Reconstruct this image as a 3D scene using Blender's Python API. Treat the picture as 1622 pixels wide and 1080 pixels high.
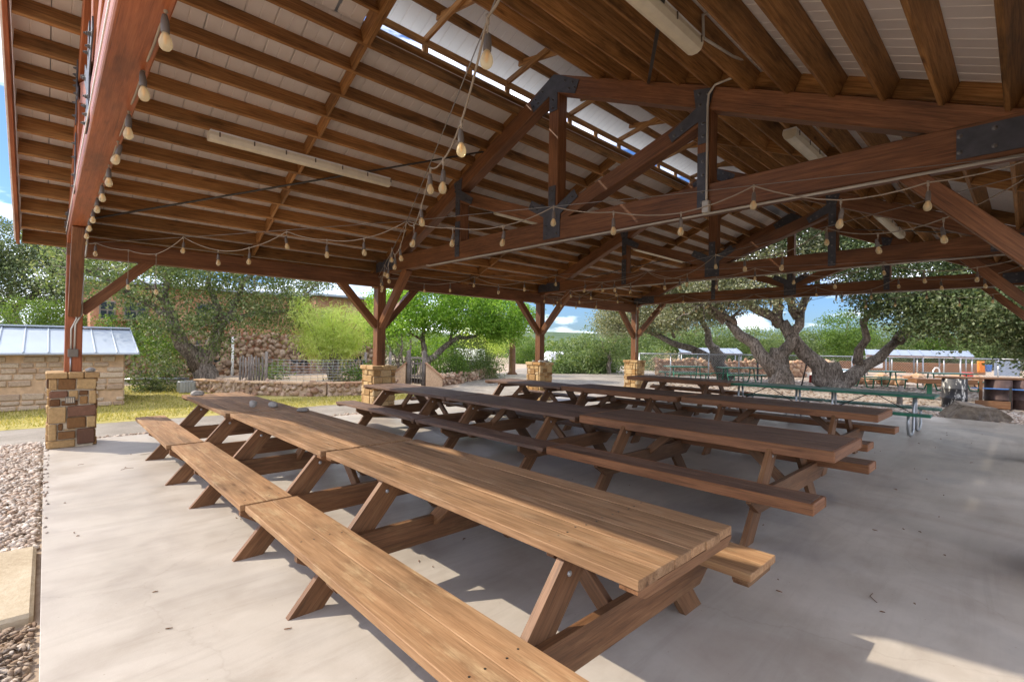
import bpy, math, random
import numpy as np
from mathutils import Vector, Matrix
for o in list(bpy.data.objects): bpy.data.objects.remove(o)
R = random.Random(7)
NR = np.random.default_rng(11)
SC = bpy.context.scene
COL = SC.collection

# ------------------------------------------------------------------ camera
YAW, PITCH, ROLL, FPX, CAMZ = 0.7596, 0.0061, 0.0158, 776.8, 1.63
_r = Vector((math.cos(YAW), -math.sin(YAW), 0))
_f0 = Vector((math.sin(YAW), math.cos(YAW), 0)); _z = Vector((0, 0, 1))
_f = _f0*math.cos(PITCH) + _z*math.sin(PITCH)
_u = _z*math.cos(PITCH) - _f0*math.sin(PITCH)
CR = _r*math.cos(ROLL) + _u*math.sin(ROLL)
CU = _u*math.cos(ROLL) - _r*math.sin(ROLL)
cd = bpy.data.cameras.new('camera'); cam = bpy.data.objects.new('camera', cd); COL.objects.link(cam)
m = Matrix((CR, CU, -_f)).transposed().to_4x4(); m.translation = (0, 0, CAMZ)
cam.matrix_world = m
cd.sensor_width = 36; cd.lens = FPX/1622*36; cd.clip_start = .05; cd.clip_end = 4000
SC.camera = cam

# ------------------------------------------------------------------ light
SUN_DIR = Vector((.73, -.93, -1.0)).normalized()      # the way the light travels
sd = bpy.data.lights.new('sun', 'SUN'); sd.energy = 2.5; sd.angle = math.radians(.55); sd.color = (1, .90, .74)
sun = bpy.data.objects.new('sun', sd); COL.objects.link(sun)
sun.rotation_euler = SUN_DIR.to_track_quat('-Z', 'Y').to_euler()
W = bpy.data.worlds.new('World'); SC.world = W; W.use_nodes = True
wn = W.node_tree.nodes; wl = W.node_tree.links
bg = wn['Background']; bg.inputs[1].default_value = .15
sky = wn.new('ShaderNodeTexSky'); sky.sky_type = 'NISHITA'; sky.sun_disc = False
sky.sun_elevation = math.asin(-SUN_DIR.z)
sky.sun_rotation = math.atan2(-SUN_DIR.x, -SUN_DIR.y)
sky.air_density = 1.0; sky.dust_density = .8; sky.ozone_density = 2.5
tc = wn.new('ShaderNodeTexCoord'); mp = wn.new('ShaderNodeMapping'); mp.inputs['Scale'].default_value = (1.6, 1.6, 6); mp.inputs['Location'].default_value = (5.2, 4.7, 4.3)
ns = wn.new('ShaderNodeTexNoise'); ns.inputs['Scale'].default_value = 1.7; ns.inputs['Detail'].default_value = 7; ns.inputs['Roughness'].default_value = .55
cr = wn.new('ShaderNodeValToRGB'); cr.color_ramp.elements[0].position = .46; cr.color_ramp.elements[1].position = .80
cr.color_ramp.elements[0].color = (0, 0, 0, 1); cr.color_ramp.elements[1].color = (1, 1, 1, 1)
mx = wn.new('ShaderNodeMix'); mx.data_type = 'RGBA'; mx.inputs[7].default_value = (27.0, 26.9, 27.6, 1)
wl.new(tc.outputs['Generated'], mp.inputs[0]); wl.new(mp.outputs[0], ns.inputs[0]); wl.new(ns.outputs[0], cr.inputs[0])
wl.new(cr.outputs[0], mx.inputs[0]); tn = wn.new('ShaderNodeMix'); tn.data_type = 'RGBA'; tn.blend_type = 'MULTIPLY'; tn.inputs[0].default_value = 1; tn.inputs[7].default_value = (.25, .34, .50, 1)
wl.new(sky.outputs[0], tn.inputs[6]); wl.new(tn.outputs[2], mx.inputs[6]); wl.new(mx.outputs[2], bg.inputs[0])
SC.view_settings.view_transform = 'Standard'; SC.view_settings.look = 'None'
SC.view_settings.exposure = 1.32; SC.view_settings.gamma = 1
SC.view_settings.use_curve_mapping = False
SC.render.engine = 'CYCLES'
SC.cycles.use_denoising = True
try: SC.cycles.denoiser = 'OPENIMAGEDENOISE'
except Exception: pass
SC.cycles.max_bounces = 8; SC.cycles.diffuse_bounces = 5; SC.cycles.glossy_bounces = 3
SC.cycles.transmission_bounces = 6; SC.cycles.transparent_max_bounces = 8
SC.cycles.caustics_reflective = False; SC.cycles.caustics_refractive = False
SC.cycles.sample_clamp_indirect = 6

def px(u, v, D):
    """the place seen at column u, row v of the 1622 wide photograph at forward depth D metres"""
    d = CR*((u-811)/FPX) - CU*((v-540)/FPX) + _f
    k = D/(d.x*_f0.x + d.y*_f0.y)
    return Vector((d.x*k, d.y*k, CAMZ + d.z*k))

# ------------------------------------------------------------------ materials
def nodes(name):
    mt = bpy.data.materials.new(name); mt.use_nodes = True
    nt = mt.node_tree
    return mt, nt.nodes, nt.links, nt.nodes['Principled BSDF']
def ramp(n, cols):
    r = n.new('ShaderNodeValToRGB'); e = r.color_ramp.elements
    while len(e) > 1: e.remove(e[-1])
    e[0].position = cols[0][0]; e[0].color = (*cols[0][1], 1)
    for p, c in cols[1:]:
        x = e.new(p); x.color = (*c, 1)
    return r
def noise(n, l, vec, scale, detail=4, rough=.55, dist=0):
    t = n.new('ShaderNodeTexNoise'); t.inputs['Scale'].default_value = scale
    t.inputs['Detail'].default_value = detail; t.inputs['Roughness'].default_value = rough; t.inputs['Distortion'].default_value = dist
    if vec is not None: l.new(vec, t.inputs['Vector'])
    return t
def mapv(n, l, vec, sc, loc=(0, 0, 0)):
    k = n.new('ShaderNodeMapping'); k.inputs['Scale'].default_value = sc; k.inputs['Location'].default_value = loc
    l.new(vec, k.inputs['Vector']); return k.outputs[0]
def mixc(n, l, f, a, b, mode='MIX'):
    k = n.new('ShaderNodeMix'); k.data_type = 'RGBA'; k.blend_type = mode
    for i, s in ((0, f), (6, a), (7, b)):
        if isinstance(s, (int, float)): k.inputs[i].default_value = s
        elif isinstance(s, tuple): k.inputs[i].default_value = (*s, 1)
        else: l.new(s, k.inputs[i])
    return k.outputs[2]
def math_(n, l, op, a, b=0.):
    k = n.new('ShaderNodeMath'); k.operation = op
    for i, s in ((0, a), (1, b)):
        if isinstance(s, (int, float)): k.inputs[i].default_value = s
        else: l.new(s, k.inputs[i])
    return k.outputs[0]
def bump(n, l, p, h, strength=.3, dist=.01):
    b = n.new('ShaderNodeBump'); b.inputs['Strength'].default_value = strength; b.inputs['Distance'].default_value = dist
    l.new(h, b.inputs['Height']); l.new(b.outputs[0], p.inputs['Normal']); return b
def objvec(n, l, rnd=True):
    t = n.new('ShaderNodeTexCoord')
    if not rnd: return t.outputs['Object'], None
    oi = n.new('ShaderNodeObjectInfo')
    mm = n.new('ShaderNodeVectorMath'); mm.operation = 'ADD'
    k = n.new('ShaderNodeCombineXYZ')
    a = math_(n, l, 'MULTIPLY', oi.outputs['Random'], 61.7); b = math_(n, l, 'MULTIPLY', oi.outputs['Random'], 17.3)
    l.new(a, k.inputs[0]); l.new(b, k.inputs[1]); l.new(a, k.inputs[2])
    l.new(t.outputs['Object'], mm.inputs[0]); l.new(k.outputs[0], mm.inputs[1])
    return mm.outputs[0], oi.outputs['Random']

def wood(name, dark, mid, light, rough=.55, wear=0., wearcol=(.4, .28, .15), knots=.6, grain=1., spec=.3, tone=.35, blot=.45, checks=.5):
    mt, n, l, p = nodes(name)
    v, rnd = objvec(n, l)
    g1 = noise(n, l, mapv(n, l, v, (1.2, 26*grain, 26*grain)), 1.6, 5, .6, .6)
    g2 = noise(n, l, mapv(n, l, v, (5, 120*grain, 120*grain)), 1.5, 3, .6)
    big = noise(n, l, mapv(n, l, v, (.9, 3, 3)), 1.3, 4, .6)
    f = math_(n, l, 'ADD', math_(n, l, 'MULTIPLY', g1.outputs[0], .65), math_(n, l, 'MULTIPLY', g2.outputs[0], .35))
    c = ramp(n, [(.33, dark), (.5, mid), (.68, light)]); l.new(f, c.inputs[0])
    col = c.outputs[0]
    # blotchy stain
    bl = ramp(n, [(.30, (blot, blot, blot)), (.42, (.8, .8, .8)), (.62, (1.12, 1.1, 1.08))]); l.new(big.outputs[0], bl.inputs[0])
    col = mixc(n, l, .8, col, bl.outputs[0], 'MULTIPLY')
    # knots
    if knots:
        vo = n.new('ShaderNodeTexVoronoi'); vo.inputs['Scale'].default_value = 1.; l.new(mapv(n, l, v, (1.9, 6.5, 6.5)), vo.inputs['Vector'])
        kr = ramp(n, [(.04, (.25, .2, .17)), (.11, (.75, .7, .68)), (.2, (1, 1, 1))]); l.new(vo.outputs['Distance'], kr.inputs[0])
        col = mixc(n, l, knots, col, kr.outputs[0], 'MULTIPLY')
    # board to board tone
    tr = ramp(n, [(0, (1-tone, 1-tone, 1-tone)), (1, (1+tone*.6, 1+tone*.6, 1+tone*.6))]); l.new(rnd, tr.inputs[0])
    col = mixc(n, l, 1., col, tr.outputs[0], 'MULTIPLY')
    if wear:
        wn_ = noise(n, l, mapv(n, l, v, (1.5, 5, 5)), 2.1, 6, .65)
        wr = ramp(n, [(.54, (0, 0, 0)), (.72, (wear, wear, wear))]); l.new(wn_.outputs[0], wr.inputs[0])
        col = mixc(n, l, wr.outputs[0], col, mixc(n, l, .6, wearcol, g2.outputs[0], 'OVERLAY'))
    ck = noise(n, l, mapv(n, l, v, (1.1, 75*grain, 75*grain)), 1.0, 2, .5, .25)
    ckr = ramp(n, [(.285, (.28, .25, .23)), (.34, (1, 1, 1))]); l.new(ck.outputs[0], ckr.inputs[0])
    col = mixc(n, l, checks, col, ckr.outputs[0], 'MULTIPLY')
    l.new(col, p.inputs['Base Color']); p.inputs['Roughness'].default_value = rough
    p.inputs['Specular IOR Level'].default_value = spec
    bump(n, l, p, math_(n, l, 'ADD', f, math_(n, l, 'MULTIPLY', ck.outputs[0], .5)), .5, .004)
    return mt

def plain(name, col, rough=.6, metal=0., spec=.4, vary=.15, scale=6., bumpy=0.):
    mt, n, l, p = nodes(name)
    v, rnd = objvec(n, l)
    a = noise(n, l, v, scale, 5, .6)
    r_ = ramp(n, [(.3, tuple(c*(1-vary) for c in col)), (.7, tuple(min(1, c*(1+vary)) for c in col))]); l.new(a.outputs[0], r_.inputs[0])
    l.new(r_.outputs[0], p.inputs['Base Color']); p.inputs['Roughness'].default_value = rough
    p.inputs['Metallic'].default_value = metal; p.inputs['Specular IOR Level'].default_value = spec
    if bumpy:
        b = noise(n, l, v, scale*6, 4); bump(n, l, p, b.outputs[0], bumpy, .01)
    return mt

def stone(name, cols, rough=.85, bumpy=.5, scale=9., spread=.5):
    """per-stone tone from the object (or island) random plus blotches"""
    mt, n, l, p = nodes(name)
    v, rnd = objvec(n, l)
    geo = n.new('ShaderNodeNewGeometry')
    t = math_(n, l, 'FRACT', math_(n, l, 'ADD', math_(n, l, 'MULTIPLY', rnd, 7.13), geo.outputs['Random Per Island']))
    a = noise(n, l, v, scale, 6, .65)
    k = math_(n, l, 'ADD', t, math_(n, l, 'MULTIPLY', math_(n, l, 'SUBTRACT', a.outputs[0], .5), spread))
    r_ = ramp(n, [(i/(len(cols)-1), c) for i, c in enumerate(cols)]); l.new(k, r_.inputs[0])
    fine = noise(n, l, v, scale*5, 4, .7)
    fr = ramp(n, [(.3, (.72, .7, .68)), (.7, (1.15, 1.15, 1.15))]); l.new(fine.outputs[0], fr.inputs[0])
    l.new(mixc(n, l, .9, r_.outputs[0], fr.outputs[0], 'MULTIPLY'), p.inputs['Base Color'])
    p.inputs['Roughness'].default_value = rough; p.inputs['Specular IOR Level'].default_value = .25
    hh = math_(n, l, 'ADD', math_(n, l, 'MULTIPLY', a.outputs[0], 1.5), fine.outputs[0])
    bump(n, l, p, hh, bumpy, .015)
    return mt

def leafmat(name, cols, trans=.35, rough=.5):
    mt, n, l, p = nodes(name)
    geo = n.new('ShaderNodeNewGeometry')
    t = n.new('ShaderNodeTexCoord')
    cl = noise(n, l, t.outputs['Object'], .9, 3)
    k = math_(n, l, 'ADD', math_(n, l, 'MULTIPLY', geo.outputs['Random Per Island'], .6), math_(n, l, 'MULTIPLY', cl.outputs[0], .45))
    r_ = ramp(n, [(i/(len(cols)-1)*.8+.1, c) for i, c in enumerate(cols)]); l.new(k, r_.inputs[0])
    l.new(r_.outputs[0], p.inputs['Base Color']); p.inputs['Roughness'].default_value = rough
    p.inputs['Specular IOR Level'].default_value = .25
    tr = n.new('ShaderNodeBsdfTranslucent'); tc_ = mixc(n, l, 1., r_.outputs[0], (1.5, 1.5, .7), 'MULTIPLY'); l.new(tc_, tr.inputs[0])
    ms = n.new('ShaderNodeMixShader'); ms.inputs[0].default_value = trans
    l.new(p.outputs[0], ms.inputs[1]); l.new(tr.outputs[0], ms.inputs[2])
    l.new(ms.outputs[0], n['Material Output'].inputs[0])
    return mt

M = {}
M['truss'] = wood('truss_timber', (.09, .036, .015), (.195, .082, .033), (.29, .13, .057), .5, knots=.3, tone=.15)
M['purlin'] = wood('purlin_lumber', (.14, .064, .020), (.34, .165, .052), (.52, .275, .10), .55, knots=.8, tone=.3, blot=.22)
M['lit_timber'] = wood('lit_stained_timber', (.22, .062, .022), (.33, .10, .036), (.42, .145, .058), .42, knots=.4, tone=.08)  # same stained timber as the trusses; bounced light put into its redder colour
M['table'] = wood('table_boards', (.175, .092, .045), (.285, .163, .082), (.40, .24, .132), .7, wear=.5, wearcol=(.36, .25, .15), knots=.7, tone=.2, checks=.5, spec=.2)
M['bench'] = wood('bench_boards', (.215, .115, .055), (.315, .178, .088), (.42, .255, .135), .65, wear=.6, wearcol=(.46, .33, .18), knots=.65, tone=.14, checks=.4, spec=.2)
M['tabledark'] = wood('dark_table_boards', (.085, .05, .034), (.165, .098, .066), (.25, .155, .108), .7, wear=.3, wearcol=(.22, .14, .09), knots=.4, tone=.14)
M['apron'] = wood('apron_boards', (.15, .062, .026), (.25, .108, .046), (.34, .155, .07), .5, knots=.4, tone=.12)
M['leg'] = wood('leg_boards', (.10, .045, .02), (.17, .08, .035), (.25, .125, .06), .55, wear=.4, wearcol=(.25, .15, .07), knots=.3, tone=.2)
M['grey_wood'] = wood('weathered_grey_wood', (.12, .10, .085), (.22, .19, .165), (.33, .29, .26), .85, knots=.3, tone=.25)
M['plate'] = plain('black_steel_plate', (.062, .062, .07), .5, .2, .5, .3, 9, .1)
M['bolt'] = plain('bolt_steel', (.16, .15, .14), .4, .8)
M['panel'] = plain('white_metal_panel', (.82, .78, .73), .42, 0, .4, .05, 1.5)
M['skin'] = plain('galvanised_roof_sheet', (.34, .385, .44), .45, .15, .5, .08, 1)
M['conduit'] = plain('painted_conduit', (.48, .45, .38), .4, .2)
M['rod'] = plain('dark_steel_rod', (.05, .045, .04), .45, .6)
M['white'] = plain('white_paint', (.78, .77, .74), .45)
M['fixture'] = plain('aged_white_fixture', (.72, .66, .5), .35, 0, .5, .1)
M['clip'] = plain('fixture_clip', (.12, .09, .06), .5)
M['cable'] = plain('brown_cord', (.30, .25, .19), .6)
M['wire'] = plain('steel_wire', (.25, .24, .22), .45, .6)
M['socket'] = plain('bulb_socket', (.13, .11, .095), .6)
M['green'] = plain('green_coated_steel', (.025, .17, .095), .45, 0, .5, .2)
M['greentop'] = plain('green_weathered_top', (.09, .185, .145), .6, 0, .4, .25)
M['bluegrey'] = plain('blue_grey_roof', (.20, .24, .30), .5, .1, .4, .1)
M['galv'] = plain('galvanised_pipe', (.42, .43, .44), .38, .7, .5, .15)
M['mortar'] = plain('mortar', (.50, .42, .31), .95, 0, .2, .15, 20, .3)
M['bronze'] = plain('aged_metal_box', (.17, .145, .115), .5, .3)
M['blue2'] = plain('navy_fabric', (.02, .03, .06), .7)
M['black'] = plain('black_plastic', (.018, .018, .02), .45)
M['darkglass'] = plain('window_glass', (.03, .04, .05), .08, 0, .8)
M['orange'] = plain('orange_towel', (.75, .22, .02), .9)
M['blue'] = plain('blue_plastic', (.05, .16, .42), .5)
M['red'] = plain('red_plastic', (.42, .03, .02), .5)
M['pool'] = plain('pool_water', (.2, .45, .55), .1)
M['pierstone'] = stone('pier_stone', [(.075, .035, .018), (.16, .08, .032), (.33, .19, .075), (.45, .28, .11), (.36, .21, .085), (.50, .34, .16)], .8, .55, 7, .35)
M['pierstone2'] = stone('golden_pier_stone', [(.24, .13, .05), (.42, .26, .11), (.56, .40, .20), (.40, .22, .08), (.62, .48, .28)], .8, .5, 7, .35)
M['darkstone'] = stone('dark_pier_stone', [(.13, .065, .04), (.20, .10, .06), (.165, .08, .05)], .75, .4, 7, .6)
M['brownstone'] = stone('brown_pier_stone', [(.12, .055, .022), (.21, .105, .04), (.30, .165, .065)], .8, .6, 8, .7)
M['tanstone'] = stone('tan_pier_stone', [(.35, .215, .095), (.45, .30, .14), (.40, .255, .115)], .8, .5, 6, .8)
M['shedstone'] = stone('pale_limestone', [(.40, .30, .21), (.48, .38, .28), (.35, .25, .17), (.52, .43, .33)], .9, .5, 5, .3)
M['shedmortar'] = plain('tan_mortar', (.46, .31, .19), .95, 0, .2, .2, 8, .4)
M['rubble'] = stone('red_rubble', [(.29, .17, .11), (.44, .30, .21), (.53, .41, .31), (.38, .25, .165), (.48, .355, .255), (.23, .155, .11)], .9, .6, 4, .4)
M['poolstone'] = stone('tan_rubble', [(.42, .24, .14), (.52, .34, .21), (.60, .43, .28), (.36, .2, .12), (.58, .40, .25)], .9, .5, 4, .3)
M['pebble'] = stone('river_pebbles', [(.34, .26, .20), (.48, .40, .33), (.60, .53, .46), (.40, .28, .20), (.64, .59, .53), (.48, .34, .25)], .8, .3, 12, .25)
M['boulder'] = stone('grey_boulder', [(.13, .12, .115), (.22, .195, .17), (.30, .25, .195), (.17, .155, .15)], .9, 1., 2.2, 1.2)
M['rock'] = stone('small_rock', [(.30, .28, .26), (.42, .40, .37), (.24, .22, .2)], .9, .7, 9, .6)
M['mulch'] = stone('leaf_litter', [(.18, .115, .075), (.30, .22, .16), (.40, .32, .25), (.24, .16, .10), (.46, .40, .34)], .9, .3, 12, .3)
M['bark'] = None

def bark():
    mt, n, l, p = nodes('oak_bark')
    v, _ = objvec(n, l, False)
    a = noise(n, l, mapv(n, l, v, (11, 11, 3.0)), 1.5, 7, .72, 1.1)
    b = noise(n, l, v, 1.3, 4)
    r_ = ramp(n, [(.38, (.07, .058, .048)), (.5, (.24, .205, .175)), (.62, (.44, .39, .345))]); l.new(a.outputs[0], r_.inputs[0])
    q = ramp(n, [(.35, (.7, .66, .62)), (.65, (1.2, 1.18, 1.16))]); l.new(b.outputs[0], q.inputs[0])
    l.new(mixc(n, l, 1., r_.outputs[0], q.outputs[0], 'MULTIPLY'), p.inputs['Base Color'])
    p.inputs['Roughness'].default_value = .95; p.inputs['Specular IOR Level'].default_value = .15
    bump(n, l, p, a.outputs[0], 1., .06)
    return mt
M['bark'] = bark()

def concrete():
    mt, n, l, p = nodes('concrete_slab')
    v, _ = objvec(n, l, False)
    a = noise(n, l, v, .55, 6, .6, .4); b = noise(n, l, v, 2.6, 7, .65, .3); c = noise(n, l, v, 60, 3, .6)
    base = ramp(n, [(.30, (.345, .305, .262)), (.5, (.42, .375, .325)), (.7, (.475, .428, .378))]); l.new(a.outputs[0], base.inputs[0])
    st = ramp(n, [(.34, (.74, .70, .66)), (.56, (1, 1, 1))]); l.new(b.outputs[0], st.inputs[0])
    col = mixc(n, l, .45, base.outputs[0], st.outputs[0], 'MULTIPLY')
    # rusty brown stains and long dark wet marks
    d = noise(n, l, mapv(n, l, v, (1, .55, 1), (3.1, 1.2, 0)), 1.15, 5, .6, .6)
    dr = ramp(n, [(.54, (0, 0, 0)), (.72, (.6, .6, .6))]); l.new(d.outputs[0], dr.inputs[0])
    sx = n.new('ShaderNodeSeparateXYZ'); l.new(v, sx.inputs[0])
    mr = n.new('ShaderNodeMapRange'); mr.inputs[1].default_value = -7.2; mr.inputs[2].default_value = -4.6; mr.inputs[3].default_value = .28; mr.inputs[4].default_value = 1; l.new(sx.outputs[0], mr.inputs[0])  # stains thinned on the left strip, so sunlight there is put into the colour
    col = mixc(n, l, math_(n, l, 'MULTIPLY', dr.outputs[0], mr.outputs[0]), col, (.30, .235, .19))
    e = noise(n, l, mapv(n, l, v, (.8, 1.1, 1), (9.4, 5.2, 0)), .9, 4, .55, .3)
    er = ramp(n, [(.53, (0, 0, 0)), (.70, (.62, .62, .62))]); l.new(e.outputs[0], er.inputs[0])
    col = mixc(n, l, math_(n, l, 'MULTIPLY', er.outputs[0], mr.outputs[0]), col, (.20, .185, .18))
    sw = noise(n, l, mapv(n, l, v, (.35, 2.6, 1), (1.7, 8.3, 0)), 1.6, 7, .7, 1.2)
    sr = ramp(n, [(.38, (.80, .78, .77)), (.5, (1, 1, 1)), (.66, (1.1, 1.1, 1.1))]); l.new(sw.outputs[0], sr.inputs[0])
    col = mixc(n, l, .38, col, sr.outputs[0], 'MULTIPLY')
    ck = n.new('ShaderNodeTexVoronoi'); ck.feature = 'DISTANCE_TO_EDGE'; ck.inputs['Scale'].default_value = .33
    wv = noise(n, l, v, 1.7, 5, .6); av = n.new('ShaderNodeVectorMath'); av.operation = 'MULTIPLY_ADD'; av.inputs[1].default_value = (.5, .5, 0); l.new(wv.outputs['Color'], av.inputs[0]); l.new(v, av.inputs[2]); l.new(av.outputs[0], ck.inputs['Vector'])
    cm_ = ramp(n, [(.0, (.62, .58, .55)), (.0022, (1, 1, 1))]); l.new(ck.outputs['Distance'], cm_.inputs[0])
    col = mixc(n, l, .2, col, cm_.outputs[0], 'MULTIPLY')
    vo = n.new('ShaderNodeTexVoronoi'); vo.inputs['Scale'].default_value = 11; l.new(v, vo.inputs['Vector'])
    sp = ramp(n, [(.03, (.55, .48, .42)), (.055, (1, 1, 1))]); l.new(vo.outputs['Distance'], sp.inputs[0])
    col = mixc(n, l, .55, col, sp.outputs[0], 'MULTIPLY')
    l.new(col, p.inputs['Base Color'])
    rr = ramp(n, [(.3, (.34, .34, .34)), (.7, (.6, .6, .6))]); l.new(b.outputs[0], rr.inputs[0]); l.new(rr.outputs[0], p.inputs['Roughness'])
    p.inputs['Specular IOR Level'].default_value = .35
    hh = math_(n, l, 'ADD', math_(n, l, 'MULTIPLY', b.outputs[0], 2.), c.outputs[0]); bump(n, l, p, hh, .12, .006)
    return mt
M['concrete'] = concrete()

def dirt(name, cols, scale=1.2, fine=30, bumpy=.6):
    mt, n, l, p = nodes(name)
    v, _ = objvec(n, l, False)
    a = noise(n, l, v, scale, 8, .65, .3); b = noise(n, l, v, fine, 4, .7)
    k = math_(n, l, 'ADD', math_(n, l, 'MULTIPLY', a.outputs[0], .6), math_(n, l, 'MULTIPLY', b.outputs[0], .4))
    r_ = ramp(n, [(.34+.32*i/(len(cols)-1), c) for i, c in enumerate(cols)]); l.new(k, r_.inputs[0])
    l.new(r_.outputs[0], p.inputs['Base Color']); p.inputs['Roughness'].default_value = .95; p.inputs['Specular IOR Level'].default_value = .15
    bump(n, l, p, k, bumpy, .03)
    return mt
M['ground'] = dirt('dry_ground', [(.20, .15, .11), (.36, .28, .21), (.46, .38, .30)], .8, 9)
M['drive'] = dirt('pale_gravel', [(.17, .145, .12), (.26, .23, .195), (.34, .305, .265)], 1.2, 40)
M['yard'] = dirt('bare_yard', [(.20, .155, .12), (.33, .275, .225), (.44, .38, .32)], 1.6, 12)
M['lawn'] = dirt('lawn_soil', [(.18, .165, .05), (.32, .27, .085), (.43, .36, .15)], .7, 14)
M['grass'] = leafmat('grass_blades', [(.13, .15, .03), (.28, .27, .06), (.42, .36, .12), (.52, .43, .2)], .3)
M['paver'] = dirt('tan_paver', [(.31, .245, .165), (.41, .335, .235), (.48, .405, .30)], 2.5, 25, .5)
M['hill'] = dirt('wooded_hill', [(.035, .06, .03), (.06, .095, .045), (.10, .13, .07)], .05, .25, .6)
M['oak'] = leafmat('oak_leaves', [(.045, .075, .032), (.085, .125, .052), (.15, .19, .088), (.26, .28, .165)], .3)
M['oakmix'] = leafmat('dry_oak_leaves', [(.05, .085, .03), (.10, .15, .052), (.18, .225, .09), (.32, .325, .18)], .3)
M['oakgrey'] = leafmat('grey_oak_leaves', [(.085, .10, .055), (.16, .18, .10), (.28, .28, .18), (.43, .41, .30)], .3)
M['bright'] = leafmat('bright_leaves', [(.06, .13, .016), (.13, .26, .03), (.22, .37, .05), (.34, .47, .10)], .45)
M['olive'] = leafmat('olive_leaves', [(.05, .09, .03), (.10, .155, .055), (.16, .215, .085), (.24, .28, .13)], .35)
M['feather'] = leafmat('feathery_leaves', [(.24, .34, .07), (.40, .50, .13), (.56, .64, .24), (.70, .73, .38)], .5)
M['shrub'] = leafmat('shrub_leaves', [(.04, .08, .02), (.09, .16, .03), (.17, .25, .05)], .35)
M['flower'] = leafmat('dry_plants', [(.10, .12, .05), (.25, .22, .12), (.45, .38, .25)], .3)

def barrelmat():
    mt, n, l, p = nodes('scorched_drum_paint')
    v, _ = objvec(n, l, False)
    a = noise(n, l, mapv(n, l, v, (5, 5, 2)), 1.6, 7, .7)
    r_ = ramp(n, [(.5, (.028, .027, .03)), (.56, (.06, .055, .05)), (.60, (.5, .48, .44)), (.75, (.6, .57, .52))]); l.new(a.outputs[0], r_.inputs[0])
    l.new(r_.outputs[0], p.inputs['Base Color']); p.inputs['Roughness'].default_value = .6
    return mt
M['drum'] = barrelmat()
M['drum2'] = plain('rusty_drum', (.075, .045, .038), .65, .2, .4, .6, 4)
M['carwhite'] = plain('white_car_paint', (.75, .76, .78), .25)
M['house'] = stone('house_stucco_stone', [(.34, .15, .085), (.48, .27, .17), (.42, .20, .115), (.54, .34, .22)], .9, .8, 1.6, 1.5)
M['housemortar'] = plain('house_mortar', (.33, .22, .15), .95, 0, .2, .3, 3, .5)

def bulbmat():
    mt, n, l, p = nodes('amber_bulb_glass')
    p.inputs['Base Color'].default_value = (.95, .86, .62, 1); p.inputs['Roughness'].default_value = .08
    tr = n.new('ShaderNodeBsdfTranslucent'); tr.inputs[0].default_value = (.98, .86, .58, 1)
    tp = n.new('ShaderNodeBsdfTransparent'); tp.inputs[0].default_value = (1, .95, .8, 1)
    a = n.new('ShaderNodeMixShader'); a.inputs[0].default_value = .5; b = n.new('ShaderNodeMixShader'); b.inputs[0].default_value = .55
    l.new(p.outputs[0], a.inputs[1]); l.new(tr.outputs[0], a.inputs[2]); l.new(a.outputs[0], b.inputs[1]); l.new(tp.outputs[0], b.inputs[2])
    l.new(b.outputs[0], n['Material Output'].inputs[0])
    return mt
M['bulb'] = bulbmat()
M['filament'] = plain('filament_glass', (.75, .42, .13), .4)

def linkmat():
    mt, n, l, p = nodes('chain_link_wire')
    p.inputs['Base Color'].default_value = (.45, .46, .47, 1); p.inputs['Metallic'].default_value = .6; p.inputs['Roughness'].default_value = .4
    return mt
M['link'] = linkmat()

# ------------------------------------------------------------------ object helpers
WM = {}
def put(name, me, parent=None, mat4=None, smooth=False):
    o = bpy.data.objects.new(name, me); COL.objects.link(o)
    mat4 = mat4 if mat4 is not None else Matrix.Identity(4)
    if parent is not None:
        o.parent = parent; o.matrix_basis = WM[parent].inverted() @ mat4
    else: o.matrix_basis = mat4
    WM[o] = mat4
    return o
def thing(name, label, cat, loc=(0, 0, 0), rz=0., group=None):
    o = put(name, None, None, Matrix.Translation(loc) @ Matrix.Rotation(rz, 4, 'Z'))
    o['label'] = label; o['category'] = cat
    if group: o['group'] = group
    return o
def tag(o, label, cat, group=None):
    o['label'] = label; o['category'] = cat
    if group: o['group'] = group
    return o
def kind(o, k): o['kind'] = k; return o
def mk(name, verts, faces, mat, smooth=False):
    me = bpy.data.meshes.new(name); me.from_pydata([tuple(v) for v in verts], [], faces); 
    me.materials.append(M[mat] if isinstance(mat, str) else mat)
    if smooth: me.polygons.foreach_set('use_smooth', [True]*len(me.polygons))
    me.update(); return me
def fast_mesh(name, V, quads, mat, smooth=False, k=4):
    me = bpy.data.meshes.new(name); nf = len(quads)
    me.vertices.add(len(V)); me.vertices.foreach_set('co', np.asarray(V, np.float32).ravel())
    me.loops.add(nf*k); me.loops.foreach_set('vertex_index', np.asarray(quads, np.int32).ravel())
    me.polygons.add(nf); me.polygons.foreach_set('loop_start', np.arange(0, nf*k, k, dtype=np.int32))
    me.polygons.foreach_set('loop_total', np.full(nf, k, np.int32))
    if smooth: me.polygons.foreach_set('use_smooth', np.ones(nf, bool))
    me.materials.append(M[mat]); me.update(calc_edges=True); me.validate(); return me

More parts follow.
